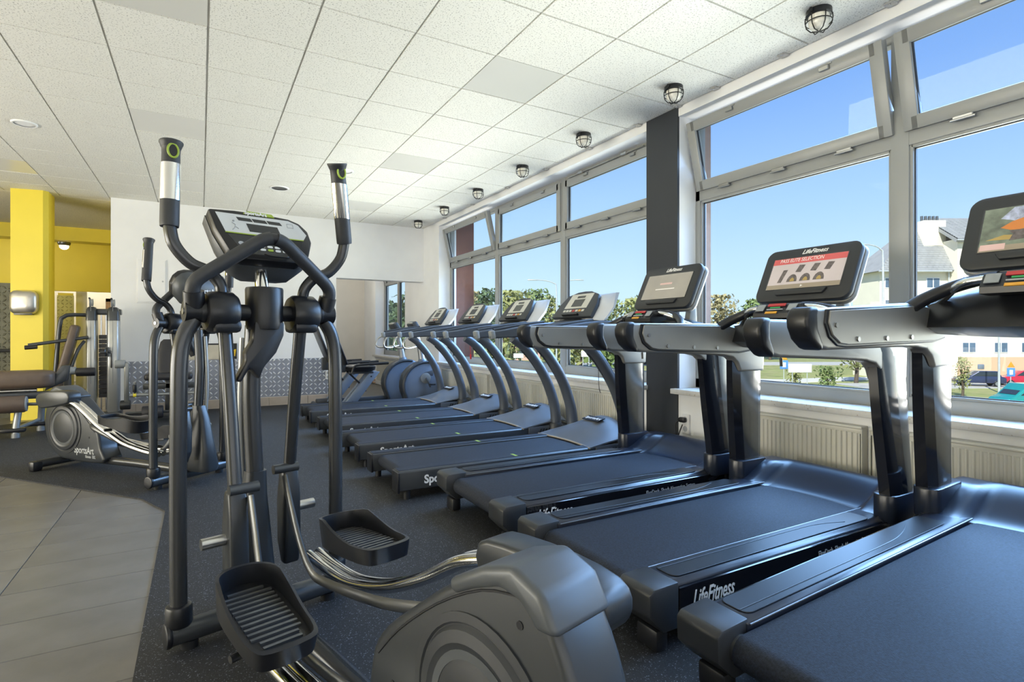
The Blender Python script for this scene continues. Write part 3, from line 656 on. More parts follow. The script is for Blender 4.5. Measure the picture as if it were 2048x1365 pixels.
# ================================================================== grey-blue treadmills with curved posts (x forward, origin at rear centre)
sa_grey = mat('blue_grey_enamel', (.10, .115, .14), .34, .35, noise=(6, .06, 2))
sa_hood = mat('blue_grey_hood', (.135, .15, .175), .40, .25, noise=(6, .05, 2))
sa_dark = mat('dark_slate_plastic', (.032, .037, .045), .45, noise=(6, .08, 2))
sa_wing = mat('pale_wing_plastic', (.55, .57, .60), .35, noise=(6, .04, 2))
overlay = mat('console_overlay', (.52, .52, .47), .35); lcd = mat('lcd_dark', (.03, .033, .035), .2)
def sa_treadmill():
    t = thing('curved_post_treadmill', '', 'treadmill', (0, 0, 0), 0, 'grey treadmills with curved posts')
    belt_loop(.04, 1.80, .19, .045, .262).build('running_belt', rubber_belt, t, ang=60)
    MB().b2((.14, -.37, .07), (1.95, .37, .14), .01).build('deck_frame', satin_black, t)
    for s in (-1, 1):
        ra = MB().prism([(s * y, z) for y, z in ((.268, .16), (.268, .200), (.29, .206), (.385, .206), (.40, .195), (.402, .07), (.37, .06), (.28, .06))], 0, .0, 1.95, .005).build('foot_rail', sa_dark, t)
        MB().b2((.006, s * .285, .2062), (1.72, s * .375, .2085), .001, 1).build('tread_insert', rubber_belt, ra)
        MB().b2((.95, s * .29, .2087), (.975, s * .37, .2095)).build('position_mark', lime, ra)
        MB().b2((-.012, s * .272, .055), (.004, s * .405, .198), .004).build('end_cap', satin_black, t)
        MB().cyl((.07, s * .36, 0), (.07, s * .36, .07), .025, 12).build('rear_foot', black_plastic, t)
        text('SportsArt', .082, frame((.34, s * .4035, .13), (-s, 0, 0), (0, 0, 1)), white_ink, ra, bold=.0025, sx=.95)
        # curved post
        P = [(1.545, s * .385, 1.13), (1.66, s * .388, 1.055), (1.78, s * .392, .93), (1.92, s * .396, .73), (2.01, s * .40, .52), (2.05, s * .402, .36), (2.06, s * .402, .20)]
        po = MB().tube(P, [.05, .052, .053, .053, .053, .055, .057], 16, 5).build('curved_post', sa_grey, t, ang=60)
        MB().tube([(p[0] - .012, p[1] - s * .0, p[2] - .045) for p in P[1:5]], .018, 8, 5).build('post_seam', sa_dark, po)
        MB().lathe([(.075, 0), (.08, .01), (.078, .12), (.066, .14), (.056, .142)], (2.055, s * .40, .10)).build('post_collar', sa_dark, t)
        # handrail
        rr = []
        for x, z0, z1, w in ((1.115, 1.135, 1.185, .022), (1.16, 1.128, 1.20, .03), (1.28, 1.135, 1.218, .034), (1.45, 1.14, 1.25, .036), (1.62, 1.15, 1.272, .04), (1.78, 1.17, 1.285, .045), (1.90, 1.20, 1.285, .045)):
            b = .012; rr.append([(x, s * .385 - w, z0 + b), (x, s * .385 - w + b, z0), (x, s * .385 + w - b, z0), (x, s * .385 + w, z0 + b), (x, s * .385 + w, z1 - b), (x, s * .385 + w - b, z1), (x, s * .385 - w + b, z1), (x, s * .385 - w, z1 - b)])
        hr = MB().loft(rr).build('handrail', sa_grey, t, ang=40)
        MB().box((1.137, s * .385, 1.163), (.05, .066, .078), .014, Euler((0, R(-12), 0))).build('rail_end_cap', light_grey_plastic, hr)
        MB().tube([(1.15, s * .385, 1.205), (1.45, s * .385, 1.255), (1.70, s * .385, 1.285)], .016, 10, 3).build('rail_top_pad', sa_dark, hr)
    # hood: low domed wedge
    rows = []
    for i in range(17):
        y = -.405 + .81 * i / 16; a = abs(y) / .405
        row = []
        for k in range(13):
            q = k / 12; x0 = 1.66 + .05 * (1 - a * a); x = x0 + (2.24 - x0) * q
            dome = .207 + .185 * math.sin(min(q * 1.2, 1) * math.pi / 2) * (1 - .70 * max(0, (a - .12) / .88) ** 1.25)
            if q > .84: dome -= .05 * ((q - .84) / .16) ** 1.5
            row.append((x, y, dome))
        rows.append(row)
    hd_ = MB().grid(rows, (0, 0, -.012)).build('motor_hood', sa_hood, t, ang=50)
    MB().tube([(r[0][0] - .004, r[0][1], r[0][2] - .004) for r in rows], .008, 8).build('hood_lip', mat('hood_lip_tan', (.33, .30, .26), .45), hd_)
    MB().prism([(-.41, .06), (.41, .06), (.41, .215), (-.41, .215)], 0, 1.72, 2.24, .012).build('hood_base', sa_grey, t)
    for s in (-1, 1):
        for k in range(9): MB().box((1.86 + .035 * k, s * .4115, .165), (.012, .004, .05), 0, Euler((0, R(25), 0))).build('vent_slot', black_plastic, hd_)
    lb = MB().box((2.01, -.0, .3745), (.09, .24, .008), .001, Euler((0, R(-15), 0))).build('hood_label', black_plastic, hd_)
    text('SportsArt', .055, frame((2.01, -.0, .3790), (0, -1, -.0), (1, 0, .268)), white_ink, hd_, bold=.001)
    # console tray, console face and wings
    MB().loft([[(x, y, z - .05 * (abs(y) / .40) ** 2) for x, z in ((1.60, 1.255), (1.64, 1.275), (1.86, 1.335), (1.93, 1.30), (1.86, 1.21), (1.68, 1.20))] for y in [-.40 + .8 * k / 12 for k in range(13)]]).build('console_tray', sa_dark, t, ang=60)
    B, T = Vector((1.755, 0, 1.315)), Vector((1.925, 0, 1.545)); dn = (T - B).normalized(); M = frame((B + T) / 2, (0, -1, 0), dn); Hc = (T - B).length
    poly = [(-.30, -Hc / 2)] + [(-.25 + .05 * math.sin(k * .3), -Hc / 2 + Hc * (.75 + .25 * k / 5) * 1.0) for k in range(0)] + [(-.285, 0), (-.23, Hc / 2 - .03), (-.10, Hc / 2 + .01), (0, Hc / 2 + .016), (.10, Hc / 2 + .01), (.23, Hc / 2 - .03), (.285, 0), (.30, -Hc / 2)]
    co = MB().prism(poly, 2, -.02, .02, .008, 2, M).build('console', sa_dark, t)
    MB().prism([(-.17, -.045), (.17, -.045), (.165, .125), (-.165, .125)], 2, .0195, .0215, .0005, 1, M).build('face_overlay', overlay, co)
    for (a, b, c, d) in ((-.08, -.025, .08, .06), (-.06, .075, .06, .10)): MB().prism(rect(a, b, c, d), 2, .021, .0225, 0, 1, M).build('display_window', lcd, co)
    for k in range(7): MB().prism(rect(-.16 + .047 * k, -.085, -.125 + .047 * k, -.062), 2, .0195, .022, 0, 1, M).build('key', [overlay, overlay, overlay, bot_red, overlay, bot_yel, overlay][k], co)
    MB().prism(rect(-.12, -.135, .12, -.118), 2, .018, .045, .003, 1, M).build('reading_ledge', black_plastic, co)
    for s in (-1, 1):   # back shell wings sweeping forward
        rings = [[M @ Vector(p) for p in ((s * .20, -Hc / 2 - .01, -.015), (s * .30, -Hc / 2 - .01, -.02), (s * .285, .0, -.02), (s * .225, Hc / 2 - .03, -.018), (s * .15, Hc / 2, -.018))],
                 [M @ Vector(p) for p in ((s * .21, -Hc / 2 - .01, -.07), (s * .37, -Hc / 2 + .02, -.08), (s * .375, .04, -.09), (s * .345, Hc / 2 + .035, -.06), (s * .17, Hc / 2 + .02, -.05))],
                 [M @ Vector(p) for p in ((s * .21, -Hc / 2 + .0, -.10), (s * .35, -Hc / 2 + .04, -.11), (s * .36, .05, -.12), (s * .36, Hc / 2 + .05, -.08), (s * .17, Hc / 2 + .02, -.08))]]
        MB().loft(rings).build('console_wing', sa_wing, co, ang=50)
    MB().loft([[M @ Vector((x, y, z)) for x, y in ((-.21, -Hc / 2), (.21, -Hc / 2), (.18, Hc / 2), (-.18, Hc / 2))] for z in (-.019, -.07)]).build('back_shell', sa_wing, co)
    return t
sa0 = sa_treadmill(); sas = []
for i, (y, lab) in enumerate(((4.11, 'grey curved-post treadmill next to the touchscreen ones, nearest of its kind'), (5.21, 'grey curved-post treadmill, second of the four from the charcoal pillar'), (6.35, 'grey curved-post treadmill with a red safety cord hanging at its rail'), (7.58, 'grey curved-post treadmill farthest away, beside the exercise bikes'))):
    o = sa0 if i == 0 else copy_tree(sa0); o.location = (1.20, y, .008); o['label'] = lab; sas.append(o)
red_m = mat('red_cord', (.55, .03, .04), .5)
MB().tube([(1.62, -.36, 1.19), (1.62, -.36, 1.0), (1.625, -.36, .93)], .004, 6).box((1.625, -.36, .90), (.012, .03, .06), .004).build('safety_cord', red_m, sas[2])
MB().tube([(1.78, -.36, 1.2), (1.782, -.365, .75), (1.80, -.37, .66)], .003, 6, 3).build('safety_cord', black_plastic, sas[0])
# ================================================================== elliptical trainers (x right, y forward, origin at the middle of the front stabiliser)
el_shell = mat('elliptical_shell', (.030, .034, .039), .33, .1, noise=(6, .06, 2))
el_cap = mat('elliptical_cap', (.075, .083, .092), .40, .2, noise=(6, .05, 2))
el_tube = mat('elliptical_tube', (.060, .063, .067), .26, .55, noise=(6, .05, 2))
grip_rub = mat('grip_rubber', (.030, .033, .038), .5, noise=(40, .1, 2))
def elliptical(name, label, loc, rz, right=None):
    t = thing(name, label, 'elliptical', loc, rz, 'elliptical trainers')
    # base
    fs = MB().cyl((-.335, 0, .065), (.335, 0, .065), .042, 20).build('front_stabiliser', gunmetal, t)
    for s in (-1, 1):
        MB().cyl((s * .33, 0, .065), (s * .352, 0, .065), .046, 20, .008).build('end_plug', satin_black, fs)
        MB().cyl((s * .27, 0, 0), (s * .27, 0, .03), .03, 14).build('levelling_foot', black_plastic, fs)
    rs = MB().tube([(-.26, -1.50, .055), (.26, -1.50, .055)], .034, 16).build('rear_stabiliser', gunmetal, t)
    for s in (-1, 1): MB().b2((s * .22, -1.54, .0), (s * .30, -1.46, .085), .02).build('rear_foot', black_plastic, rs)
    MB().tube([(0, -1.5, .075), (0, -.6, .085), (0, 0, .075)], .036, 14, 2).build('base_rail', el_tube, t)
    # frame posts and joints
    for s in (-1, 1):
        MB().cyl((s * .305, 0, .09), (s * .305, 0, .17), .045, 18, .012).build('post_socket', satin_black, t)
        MB().tube([(s * .305, 0, .10), (s * .308, .0, .5), (s * .306, .0, .9), (s * .302, .0, 1.08), (s * .285, .0, 1.165), (s * .255, 0, 1.22)], .029, 18, 5).build('frame_post', el_tube, t)
        jt = MB().tube([(s * .29, 0, 1.25), (s * .20, 0, 1.25)], .040, 18).tube([(s * .25, .005, 1.235), (s * .262, -.02, 1.325)], [.038, .036], 18).build('frame_joint', satin_black, t)
        MB().lathe([(.002, -.003), (.012, -.003), (.012, .003), (.002, .003)], (s * .291, 0, 1.25), 'x', 12).build('joint_bolt', screw, jt)
        bar = MB().tube([(s * .258, -.012, 1.295), (s * .266, -.025, 1.335), (s * .250, -.036, 1.372), (s * .19, -.055, 1.42), (s * .10, -.08, 1.488), (s * .045, -.093, 1.528), (s * .008, -.098, 1.541)], .0265, 18, 6).build('fixed_handlebar', grip_rub, t, ang=60)
        # axle hub of the moving arm
        MB().lathe([(.045, -.060), (.068, -.058), (.078, -.045), (.080, -.01), (.078, .035), (.064, .052), (.045, .055)], (s * .160, 0, 1.25), 'x', 30).build('arm_hub', satin_black, t, ang=40)
        MB().lathe([(.040, -.014), (.043, 0), (.040, .014)], (s * .222, 0, 1.25), 'x', 24).build('hub_ring', black_plastic, t)
        ph = .105 * s          # lower end of the moving arm: right forward, left back
        wp = lambda z: ph * (1.25 - z) / .69
        arm = MB().tube([(s * .150, 0, 1.21), (s * .146, wp(.9), .90), (s * .142, ph, .54)], .0255, 18, 3).build('moving_arm', el_tube, t)
        MB().box((s * .152, .0, 1.195), (.10, .13, .05), .018).build('arm_collar', satin_black, arm)
        up = [(s * .158, 0, 1.30), (s * .162, wp(1.36) * .6, 1.355), (s * .20, wp(1.40), 1.405), (s * .262, wp(1.44), 1.435), (s * .312, wp(1.5), 1.50), (s * .325, wp(1.57), 1.575)]
        MB().tube(up, .0225, 16, 6).build('upper_arm', el_tube, arm, ang=60)
        yt = wp(1.57); y2 = wp(1.88); gx = s * .325
        def ga(q): return (gx - s * (.068 if s > 0 else .012) * q, yt + (y2 - yt) * q - .02 * q, 1.565 + .325 * q)
        g = MB().tube([ga(0), ga(.05), ga(.30), ga(.86), ga(.93), ga(.985), ga(1.0)], [.031, .0325, .0325, .031, .034, .041, .040], 18, 3).build('grip', grip_rub, arm, ang=60)
        pr_ = []
        for q in (.31, .45, .60, .74):
            c = Vector(ga(q)); pr_.append([c + Vector((math.sin(a), -math.cos(a), 0)) * .0338 for a in [R(-100 + 20 * k) for k in range(11)]])
        MB().grid(pr_).build('pulse_plate', chrome, g, ang=60)
        nrm = Vector((0, -1, .1)).normalized(); cb = Vector(ga(.865)) + nrm * .029
        M = frame(cb, (1, 0, 0), Vector((0, .1, 1)))
        ring = [M @ Vector((.017 * math.cos(a), .026 * math.sin(a), .003)) for a in [k * math.pi / 10 for k in range(20)]]
        MB().tube(ring, .0042, 8, closed=True).build('button_ring', lime, g)
        MB().prism([(.014 * math.cos(k * math.pi / 10), .022 * math.sin(k * math.pi / 10)) for k in range(20)], 2, 0, .005, .0015, 1, M).build('grip_button', black_plastic, g)
        # shroud at the lower end of the moving arm
        xs = s * .142
        prof = [(ph - .028, .58), (ph + .030, .58), (ph + .058, .44), (ph + .052, .26), (ph + .01, .17), (ph - .035, .17), (ph - .055, .30), (ph - .048, .47)]
        MB().prism(prof, 0, xs - .034, xs + .034, .012).build('arm_shroud', el_shell, arm, ang=50)
        MB().cyl((xs - s * .075, ph - .02, .585), (xs + s * .03, ph - .02, .585), .020, 14).build('link_pin', gunmetal, arm)
        MB().tube([(xs + s * .03, ph + .01, .40), (xs + s * .115, ph + .01, .40)], .021, 14).build('peg', steel, arm)
    MB().tube([(-.012, -.098, 1.54), (.012, -.098, 1.54)], .0225, 16).build('handlebar_gap', black_plastic, t)
    MB().tube([(-.24, 0, 1.25), (.24, 0, 1.25)], .033, 20).build('axle', satin_black, t)
    # centre: cup, console post, cable cover, post
    MB().lathe([(.045, -.085), (.066, -.08), (.070, -.06), (.072, .08), (.069, .088), (.055, .090)], (0, 0, 1.265), n=32).build('centre_cup', satin_black, t, ang=40)
    MB().tube([(0, .02, 1.33), (.005, .075, 1.50)], .026, 18).build('console_post', chrome, t)
    MB().prism([(-.055, 1.215), (.062, 1.215), (.060, 1.16), (.03, 1.09), (-.02, 1.03), (-.035, .985), (-.062, 1.02), (-.075, 1.03), (-.105, .975), (-.122, .985), (-.085, 1.06), (-.09, 1.09), (-.06, 1.14)], 1, -.055, .0, .010).build('cable_cover', black_plastic, t)
    MB().tube([(-.02, .06, 1.20), (-.025, .075, .9), (-.01, .07, .54)], .034, 18, 3).build('centre_post', el_tube, t)
    MB().tube([(-.05, .10, 1.15), (-.055, .115, .8), (-.045, .11, .5)], .014, 12, 3).build('cable_tube', silver_grey, t)
    MB().loft([[(-.01 + a * w, .10 + dy + b * d, z) for a, b in rrect(1, 1, .3, 4)] for z, w, d, dy in ((.60, .078, .09, -.02), (.50, .090, .13, .0), (.30, .125, .19, .01), (.12, .16, .24, .02), (.09, .14, .22, .02))]).build('post_boot', el_shell, t, ang=50)
    # console
    B, T = Vector((.016, -.005, 1.452)), Vector((.016, .115, 1.662)); dn = (T - B).normalized(); M = frame((B + T) / 2, (1, 0, 0), dn); Hc = (T - B).length
    face = [(-.20, .115), (-.185, .02), (-.15, -.085), (-.11, -.12), (.12, -.12), (.17, -.08), (.20, 0), (.195, .06), (.165, .10), (.12, .118), (0, .126), (-.10, .124)]
    co = MB().prism(face, 2, -.03, .020, .010, 2, M).build('console', satin_black, t)
    MB().loft([[M @ Vector((x * f, y * f + dy, z)) for x, y in face] for z, f, dy in ((-.028, 1.0, 0), (-.07, 1.0, -.01), (-.11, .88, -.025), (-.145, .62, -.04), (-.155, .40, -.045))]).build('back_shell', el_cap, co, ang=60)
    MB().prism([(-.175, .10), (-.15, .005), (.163, .005), (.182, .035), (.155, .085), (.115, .103)], 2, .0195, .0215, 0, 1, M).build('upper_overlay', mat('pale_overlay', (.62, .64, .64), .35), co)
    MB().prism([(-.152, .001), (.162, .001), (.164, .006), (-.151, .006)], 2, .0195, .022, 0, 1, M).build('green_line', lime, co)
    MB().prism([(-.07, .108), (.06, .108), (.05, .126), (-.06, .126)], 2, .012, .024, .003, 1, M).build('green_top_band', lime, co)
    MB().prism([(-.145, -.003), (.155, -.003), (.125, -.095), (-.095, -.095)], 2, .0195, .0212, 0, 1, M).build('key_panel', lcd, co)
    for a, b, c, d in ((-.10, .070, -.045, .086), (-.04, .070, .015, .086), (.02, .070, .075, .086), (-.065, .018, .06, .058)): MB().prism([(a, d), (a + .008, b), (c + .008, b), (c, d)], 2, .0213, .0225, 0, 1, M).build('display_window', lcd, co)
    for k, (x, y) in enumerate([(x, y) for x in (-.02, .01, .04, .07) for y in (-.035, -.052, -.069)]): MB().prism(rrect(.022, .011, .004, 2, x, y), 2, .021, .0235, 0, 1, M).build('key', white_ink if k % 5 else lime, co)
    for x, y in ((.115, -.04), (.115, -.06)): MB().prism(rrect(.026, .013, .005, 2, x, y), 2, .021, .0235, 0, 1, M).build('key', lime, co)
    for x in (-.10, -.075): MB().prism([(x + .011 * math.cos(k * .524), -.045 + .009 * math.sin(k * .524)) for k in range(12)], 2, .021, .0222, 0, 1, M).build('printed_mark', grey_ink, co)
    text('SportsArt', .022, M @ Matrix.Translation((-.02, .1125, .0245)), white_ink, co, bold=.0008)
    # emblem: stylised runner, and small framed print
    MB().tube([M @ Vector(p) for p in ((-.120, .055, .022), (-.108, .045, .022), (-.112, .030, .022), (-.122, .018, .022))], .0018, 6).tube([M @ Vector(p) for p in ((-.110, .036, .022), (-.098, .026, .022))], .0018, 6).box(M @ Vector((-.113, .064, .022)), (.008, .008, .008), .003).build('printed_runner', grey_ink, co)
    MB().tube([M @ Vector((x, y, .022)) for x, y in ((.105, .085), (.13, .085), (.13, .065), (.105, .065))], .0012, 6, closed=True).build('printed_frame', grey_ink, co)
    # large print on the back of the console, and vents
    Mb = frame(M @ Vector((0, .020, -.150)), (-1, 0, 0), (M @ Vector((0, .052, -.11))) - (M @ Vector((0, -.01, -.155))))
    text('SportsArt', .055, Mb @ Matrix.Translation((0, 0, .006)), white_ink, co, bold=.001)
    for k in range(4): MB().box(M @ Vector((-.06, -.068 - .010 * k, -.145 + .008 * k)), (.06, .004, .004), 0).build('vent_slot', black_plastic, co)
    # reading rack on the lower lip
    MB().tube([M @ Vector(p) for p in ((-.02, -.095, .03), (0.0, -.108, .036), (.06, -.108, .036), (.085, -.092, .03))], .004, 8, 3).build('reading_rack', black_plastic, co)
    # drive housing
    side = [(-.93, .07), (-.965, .20), (-.995, .33), (-1.06, .41), (-1.17, .495), (-1.31, .595), (-1.45, .67), (-1.535, .695), (-1.60, .67), (-1.665, .575), (-1.705, .46), (-1.71, .33), (-1.66, .19), (-1.55, .105), (-1.44, .07)]
    hs = MB().prism(smooth(side, 3), 0, -.080, .080, .022, 4).build('drive_housing', el_shell, t, ang=50)
    inner = [(-1.30 + (y + 1.30) * 1.0, z) for y, z in side]
    for s in (-1, 1):
        MB().lathe([(.225, 0), (.225, s * .006), (.205, s * .008), (.20, s * .004), (.198, s * .004), (.19, s * .014), (.165, s * .018), (.15, s * .012), (.13, s * .012), (.118, s * .016), (.002, s * .016)], (s * .079, -1.43, .345), 'x', 44).build('crank_disc', grey_plastic, hs, ang=30)
        MB().lathe([(.150, s * .0115), (.150, s * .0135), (.130, s * .0135), (.130, s * .0115)], (s * .079, -1.43, .345), 'x', 44, cap=False).build('disc_ring', el_cap, hs)
        MB().tube([(s * .0805, y, z) for y, z in ((-1.03, .33), (-1.13, .43), (-1.29, .55), (-1.44, .63), (-1.55, .655))], .003, 6, 3).build('shell_seam', black_plastic, hs)
        for y, z in ((-1.555, .60), (-1.10, .28), (-1.02, .12)): MB().lathe([(.002, 0), (.009, 0), (.009, s * .002), (.002, s * .002)], (s * .080, y, z), 'x', 10).build('shell_screw', black_plastic, hs)
        text('SportsArt', .085, frame((s * .0812, -1.165, .165), (0, s, 0), (0, 0, 1)), grey_ink, hs, bold=.001, sx=.75); text('fitness  E82', .036, frame((s * .0812, -1.08, .115), (0, s, 0), (0, 0, 1)), grey_ink, hs, sx=.8)
    MB().prism([(-1.33, .620), (-1.45, .684), (-1.535, .710), (-1.615, .680), (-1.655, .61), (-1.60, .605), (-1.56, .645), (-1.50, .655), (-1.42, .625), (-1.35, .59)], 0, -.088, .088, .016, 3).build('top_cap', el_cap, hs, ang=50)
    # pedal arms, pedals, cranks
    rt = right or (1, ((-.05, .235), (-.22, .225), (-.42, .235), (-.66, .30), (-.88, .40), (-1.06, .505), (-1.22, .56)), (-.405, .385), -4, (-1.385, .555, 3))
    for s, tubep, ped, tilt, cov in (rt, (-1, ((-.20, .225), (-.36, .185), (-.56, .175), (-.80, .185), (-1.02, .205), (-1.20, .225)), (-.565, .305), 7, (-1.34, .215, -4))):
        x = s * .185
        pa = MB().tube([(x + .021, y, z) for y, z in tubep], .021, 14, 6).tube([(x - .021, y, z) for y, z in tubep], .021, 14, 6).build('pedal_arm', chrome, t, ang=60)
        # crank cover
        cy, cz, ct = cov; Rm = Matrix.Translation((x + s * .004, cy, cz)) @ Matrix.Rotation(R(ct), 4, 'X')
        pr = [(.215, .035), (.21, -.045), (.10, -.06), (-.10, -.072), (-.17, -.066), (-.21, -.03), (-.215, .02), (-.18, .056), (-.05, .068), (.12, .060)]
        MB().prism(smooth(pr, 2), 0, -.054, .054, .014, 3, Rm).build('crank_cover', el_shell, pa, ang=50)
        # pedal: floor, rim, ridged mat
        py, pz = ped; Pm = Matrix.Translation((x + s * .025, py, pz)) @ Matrix.Rotation(R(tilt), 4, 'X')
        out = smooth([(-.05, -.205), (.05, -.205), (.083, -.17), (.092, -.05), (.092, .07), (.078, .155), (.035, .20), (-.035, .20), (-.078, .155), (-.092, .07), (-.092, -.05), (-.083, -.17)], 3)
        pd = MB().prism(out, 2, -.02, .0, .006, 2, Pm).build('pedal', satin_black, t)
        hgt = [.022 + .050 * max(0, min(1, (p[1] + .10) / .20)) ** 1.5 - .012 * max(0, p[1] - .12) / .08 for p in out]
        sm, hh = [], []
        for i in range(len(out)):
            a, b = Vector(out[i]), Vector(out[(i + 1) % len(out)])
            sm.append(a); hh.append(hgt[i])
        rim = MB(); n = len(sm); V = []
        for p, h in zip(sm, hh):
            q = p * 1.07; i_ = p * 1.0
            V += [Pm @ Vector((q.x * .97, q.y * .97, -.035)), Pm @ Vector((q.x * 1.03, q.y * 1.02, h)), Pm @ Vector((i_.x * 1.01, i_.y * 1.01, h + .002)), Pm @ Vector((i_.x * .96, i_.y * .97, 0))]
        F = []
        for i in range(n):
            j = (i + 1) % n
            for k in range(4): F.append((i * 4 + k, i * 4 + (k + 1) % 4, j * 4 + (k + 1) % 4, j * 4 + k))
        rim.add(V, F).build('pedal_rim', satin_black, pd, ang=50)
        for k in range(13):
            yy = -.165 + .026 * k; ww = .072 if abs(yy) < .13 else .055
            MB().box(Pm @ Vector((0, yy, .003)), (2 * ww, .010, .006), 0, Pm.to_3x3().to_4x4()).build('pedal_ridge', dark_steel, pd)
        MB().box(Pm @ Vector((0, -.02, -.045)), (.10, .12, .03), .008, Pm.to_3x3().to_4x4()).build('pedal_bracket', dark_steel, pd)
        MB().box(Pm @ Vector((s * .05, -.03, -.034)), (.05, .14, .012), .004, Pm.to_3x3().to_4x4()).build('green_adjuster', lime, pd)
        MB().cyl(Pm @ Vector((s * .06, -.06, -.06)), Pm @ Vector((s * .11, -.07, -.06)), .012, 10).build('adjuster_knob', black_plastic, pd)
    # bent flat links from the arm shrouds down to the housing
    for s in (-1, 1):
        ph = .105 * s; x = s * .105
        pts = [(ph - .045, .56), (ph - .10, .46), (ph - .20, .32), (ph - .30, .235), (ph - .42, .225), (-.70, .285), (-.98, .36)] if s > 0 else [(ph - .045, .56), (ph - .09, .45), (ph - .14, .32), (ph - .22, .20), (ph - .36, .165), (-.70, .17), (-.98, .20)]
        pts = [(x, y, z) for y, z in pts] + [(s * .085, -1.06, pts[-1][1] + .02), (s * .045, -1.14, pts[-1][1] + .03)]
        MB().tube(pts, .020, 8, 5, flat=.55, up=(1, 0, 0)).build('guide_link', dark_steel, t, ang=50)
    return t
e1 = elliptical('elliptical_trainer', 'large grey elliptical trainer in the foreground, seen from behind its console face', (.2248, 2.4401, .008), R(104.5 - 90))
e2 = elliptical('elliptical_trainer', 'grey elliptical trainer further back on the left, beside the weight stacks', (-.073, 5.084, .008), R(-50.5 - 90),
    (1, ((-.08, .24), (-.24, .254), (-.46, .294), (-.60, .345), (-.78, .42), (-.95, .52), (-1.08, .585), (-1.20, .61)), (-.45, .465), -9, (-1.32, .62, 6)))
# ================================================================== recumbent bikes, weight machines, bench
bk_blue = mat('blue_grey_bike_shell', (.15, .19, .26), .40, .2, noise=(6, .05, 2))
bk_silver = mat('silver_bike_tube', (.42, .44, .46), .30, .7)
def bike():
    t = thing('recumbent_bike', '', 'exercise bike', (0, 0, 0), 0, 'recumbent exercise bikes')      # x forward; origin under the crank
    out = [(.27, .05), (.30, .30), (.285, .52), (.23, .68), (.13, .735)] + [(.02 + .40 * math.cos(a), .36 + .385 * math.sin(a)) for a in [R(88 + 12 * k) for k in range(11)]] + [(-.30, .06)]
    hs = MB().prism(out, 1, -.09, .09, .03, 3).build('flywheel_housing', bk_blue, t, ang=50)
    rim = out[4:17]; ring = rim + [(.02 + (x - .02) * .89, .36 + (z - .36) * .89) for x, z in rim[::-1]]
    MB().prism(ring, 1, -.112, .112, .02, 3).build('housing_rim', sa_dark, hs, ang=50)
    for s in (-1, 1):
        MB().lathe([(.085, 0), (.085, s * .006), (.06, s * .012), (.002, s * .012)], (.0, s * .10, .47), 'y', 28).build('crank_boss', silver_grey, hs)
        cr_ = MB().box((.035, s * .128, .47 - s * -.0 - .07), (.028, .02, .17), .006, Euler((0, R(-25), 0))).build('crank', dark_steel, t)
        MB().b2((.04, s * .14, .36), (.12, s * .23, .385), .008).build('pedal', black_plastic, cr_)
        MB().prism([(-.03, .56), (.14, .60), (.12, .50)], 1, s * .10, s * .106, .01).build('badge_panel', sa_grey, hs)
    ms = MB().tube([(-.02, 0, .70), (-.06, 0, .95), (-.13, 0, 1.20)], [.055, .045, .04], 16, 3).build('mast', bk_silver, t)
    MB().lathe([(.07, 0), (.075, .02), (.06, .07), (.05, .08)], (-.02, 0, .70)).build('mast_collar', bk_blue, t)
    MB().box((-.15, 0, 1.27), (.10, .30, .22), .03, Euler((0, R(-32), 0))).build('console', sa_dark, t); MB().box((-.20, 0, 1.30), (.012, .24, .14), .004, Euler((0, R(-32), 0))).build('console_face', overlay, t)
    for s in (-1, 1): MB().tube([(-.10, s * .05, 1.10), (-.22, s * .20, 1.14), (-.36, s * .23, 1.12), (-.42, s * .23, 1.03), (-.40, s * .22, .96), (-.30, s * .18, .95), (-.12, s * .06, .98)], .014, 12, 6).build('front_handle', steel, t, ang=60)
    MB().b2((-1.45, -.07, .05), (-.1, .07, .14), .02).build('base_rail', sa_dark, t)
    for x in (-1.45, .20): MB().tube([(x, -.26, .045), (x, .26, .045)], .036, 14).build('stabiliser', sa_dark, t)
    # seat carrier: two slanted beams
    for s in (-1, 1):
        bm_ = MB().prism([(-1.30, .10), (-1.13, .10), (-.74, .60), (-.90, .60)], 1, s * .04, s * .115, .012).build('seat_beam', bk_blue, t)
        for x, z in ((-1.16, .16), (-.88, .53)): MB().lathe([(.002, -.003), (.012, -.003), (.012, .003), (.002, .003)], (x, s * .117, z), 'y', 10).build('beam_bolt', black_plastic, bm_)
    MB().tube([(-1.22, 0, .62), (-1.0, 0, .40), (-.93, 0, .30)], .014, 8).build('gas_strut', black_plastic, t)
    MB().loft([[(-1.02 + a * l, b * w, z) for a, b in rrect(1, 1, .35, 5)] for z, l, w in ((.60, .30, .28), (.63, .42, .40), (.68, .44, .42), (.705, .36, .34))]).build('seat', satin_black, t, ang=60)
    MB().b2((-1.20, -.12, .575), (-.84, .12, .61), .012).build('seat_plate', sa_dark, t)
    MB().loft([[Vector((-1.25 - .26 * q, b * w, .72 + .66 * q)) + Vector((.05 * a, 0, .02 * a)) for a, b in rrect(1, 1, .3, 5)] for q, w in ((0, .30), (.06, .38), (.5, .44), (.94, .38), (1, .28))]).build('backrest', satin_black, t, ang=60)
    for s in (-1, 1): MB().tube([(-1.20, s * .26, .60), (-1.16, s * .27, .70), (-1.0, s * .27, .725), (-.66, s * .27, .735)], .016, 12, 4).tube([(-.95, s * .27, .727), (-.66, s * .27, .735)], .021, 12).build('seat_handle', black_plastic, t)
    MB().b2((-1.36, -.05, .60), (-1.24, .05, .80), .01).build('back_bracket', sa_dark, t)
    return t
b0 = bike(); b0.location = (3.13, 8.42, .008); b0['label'] = 'blue-grey recumbent bike next to the last treadmill'
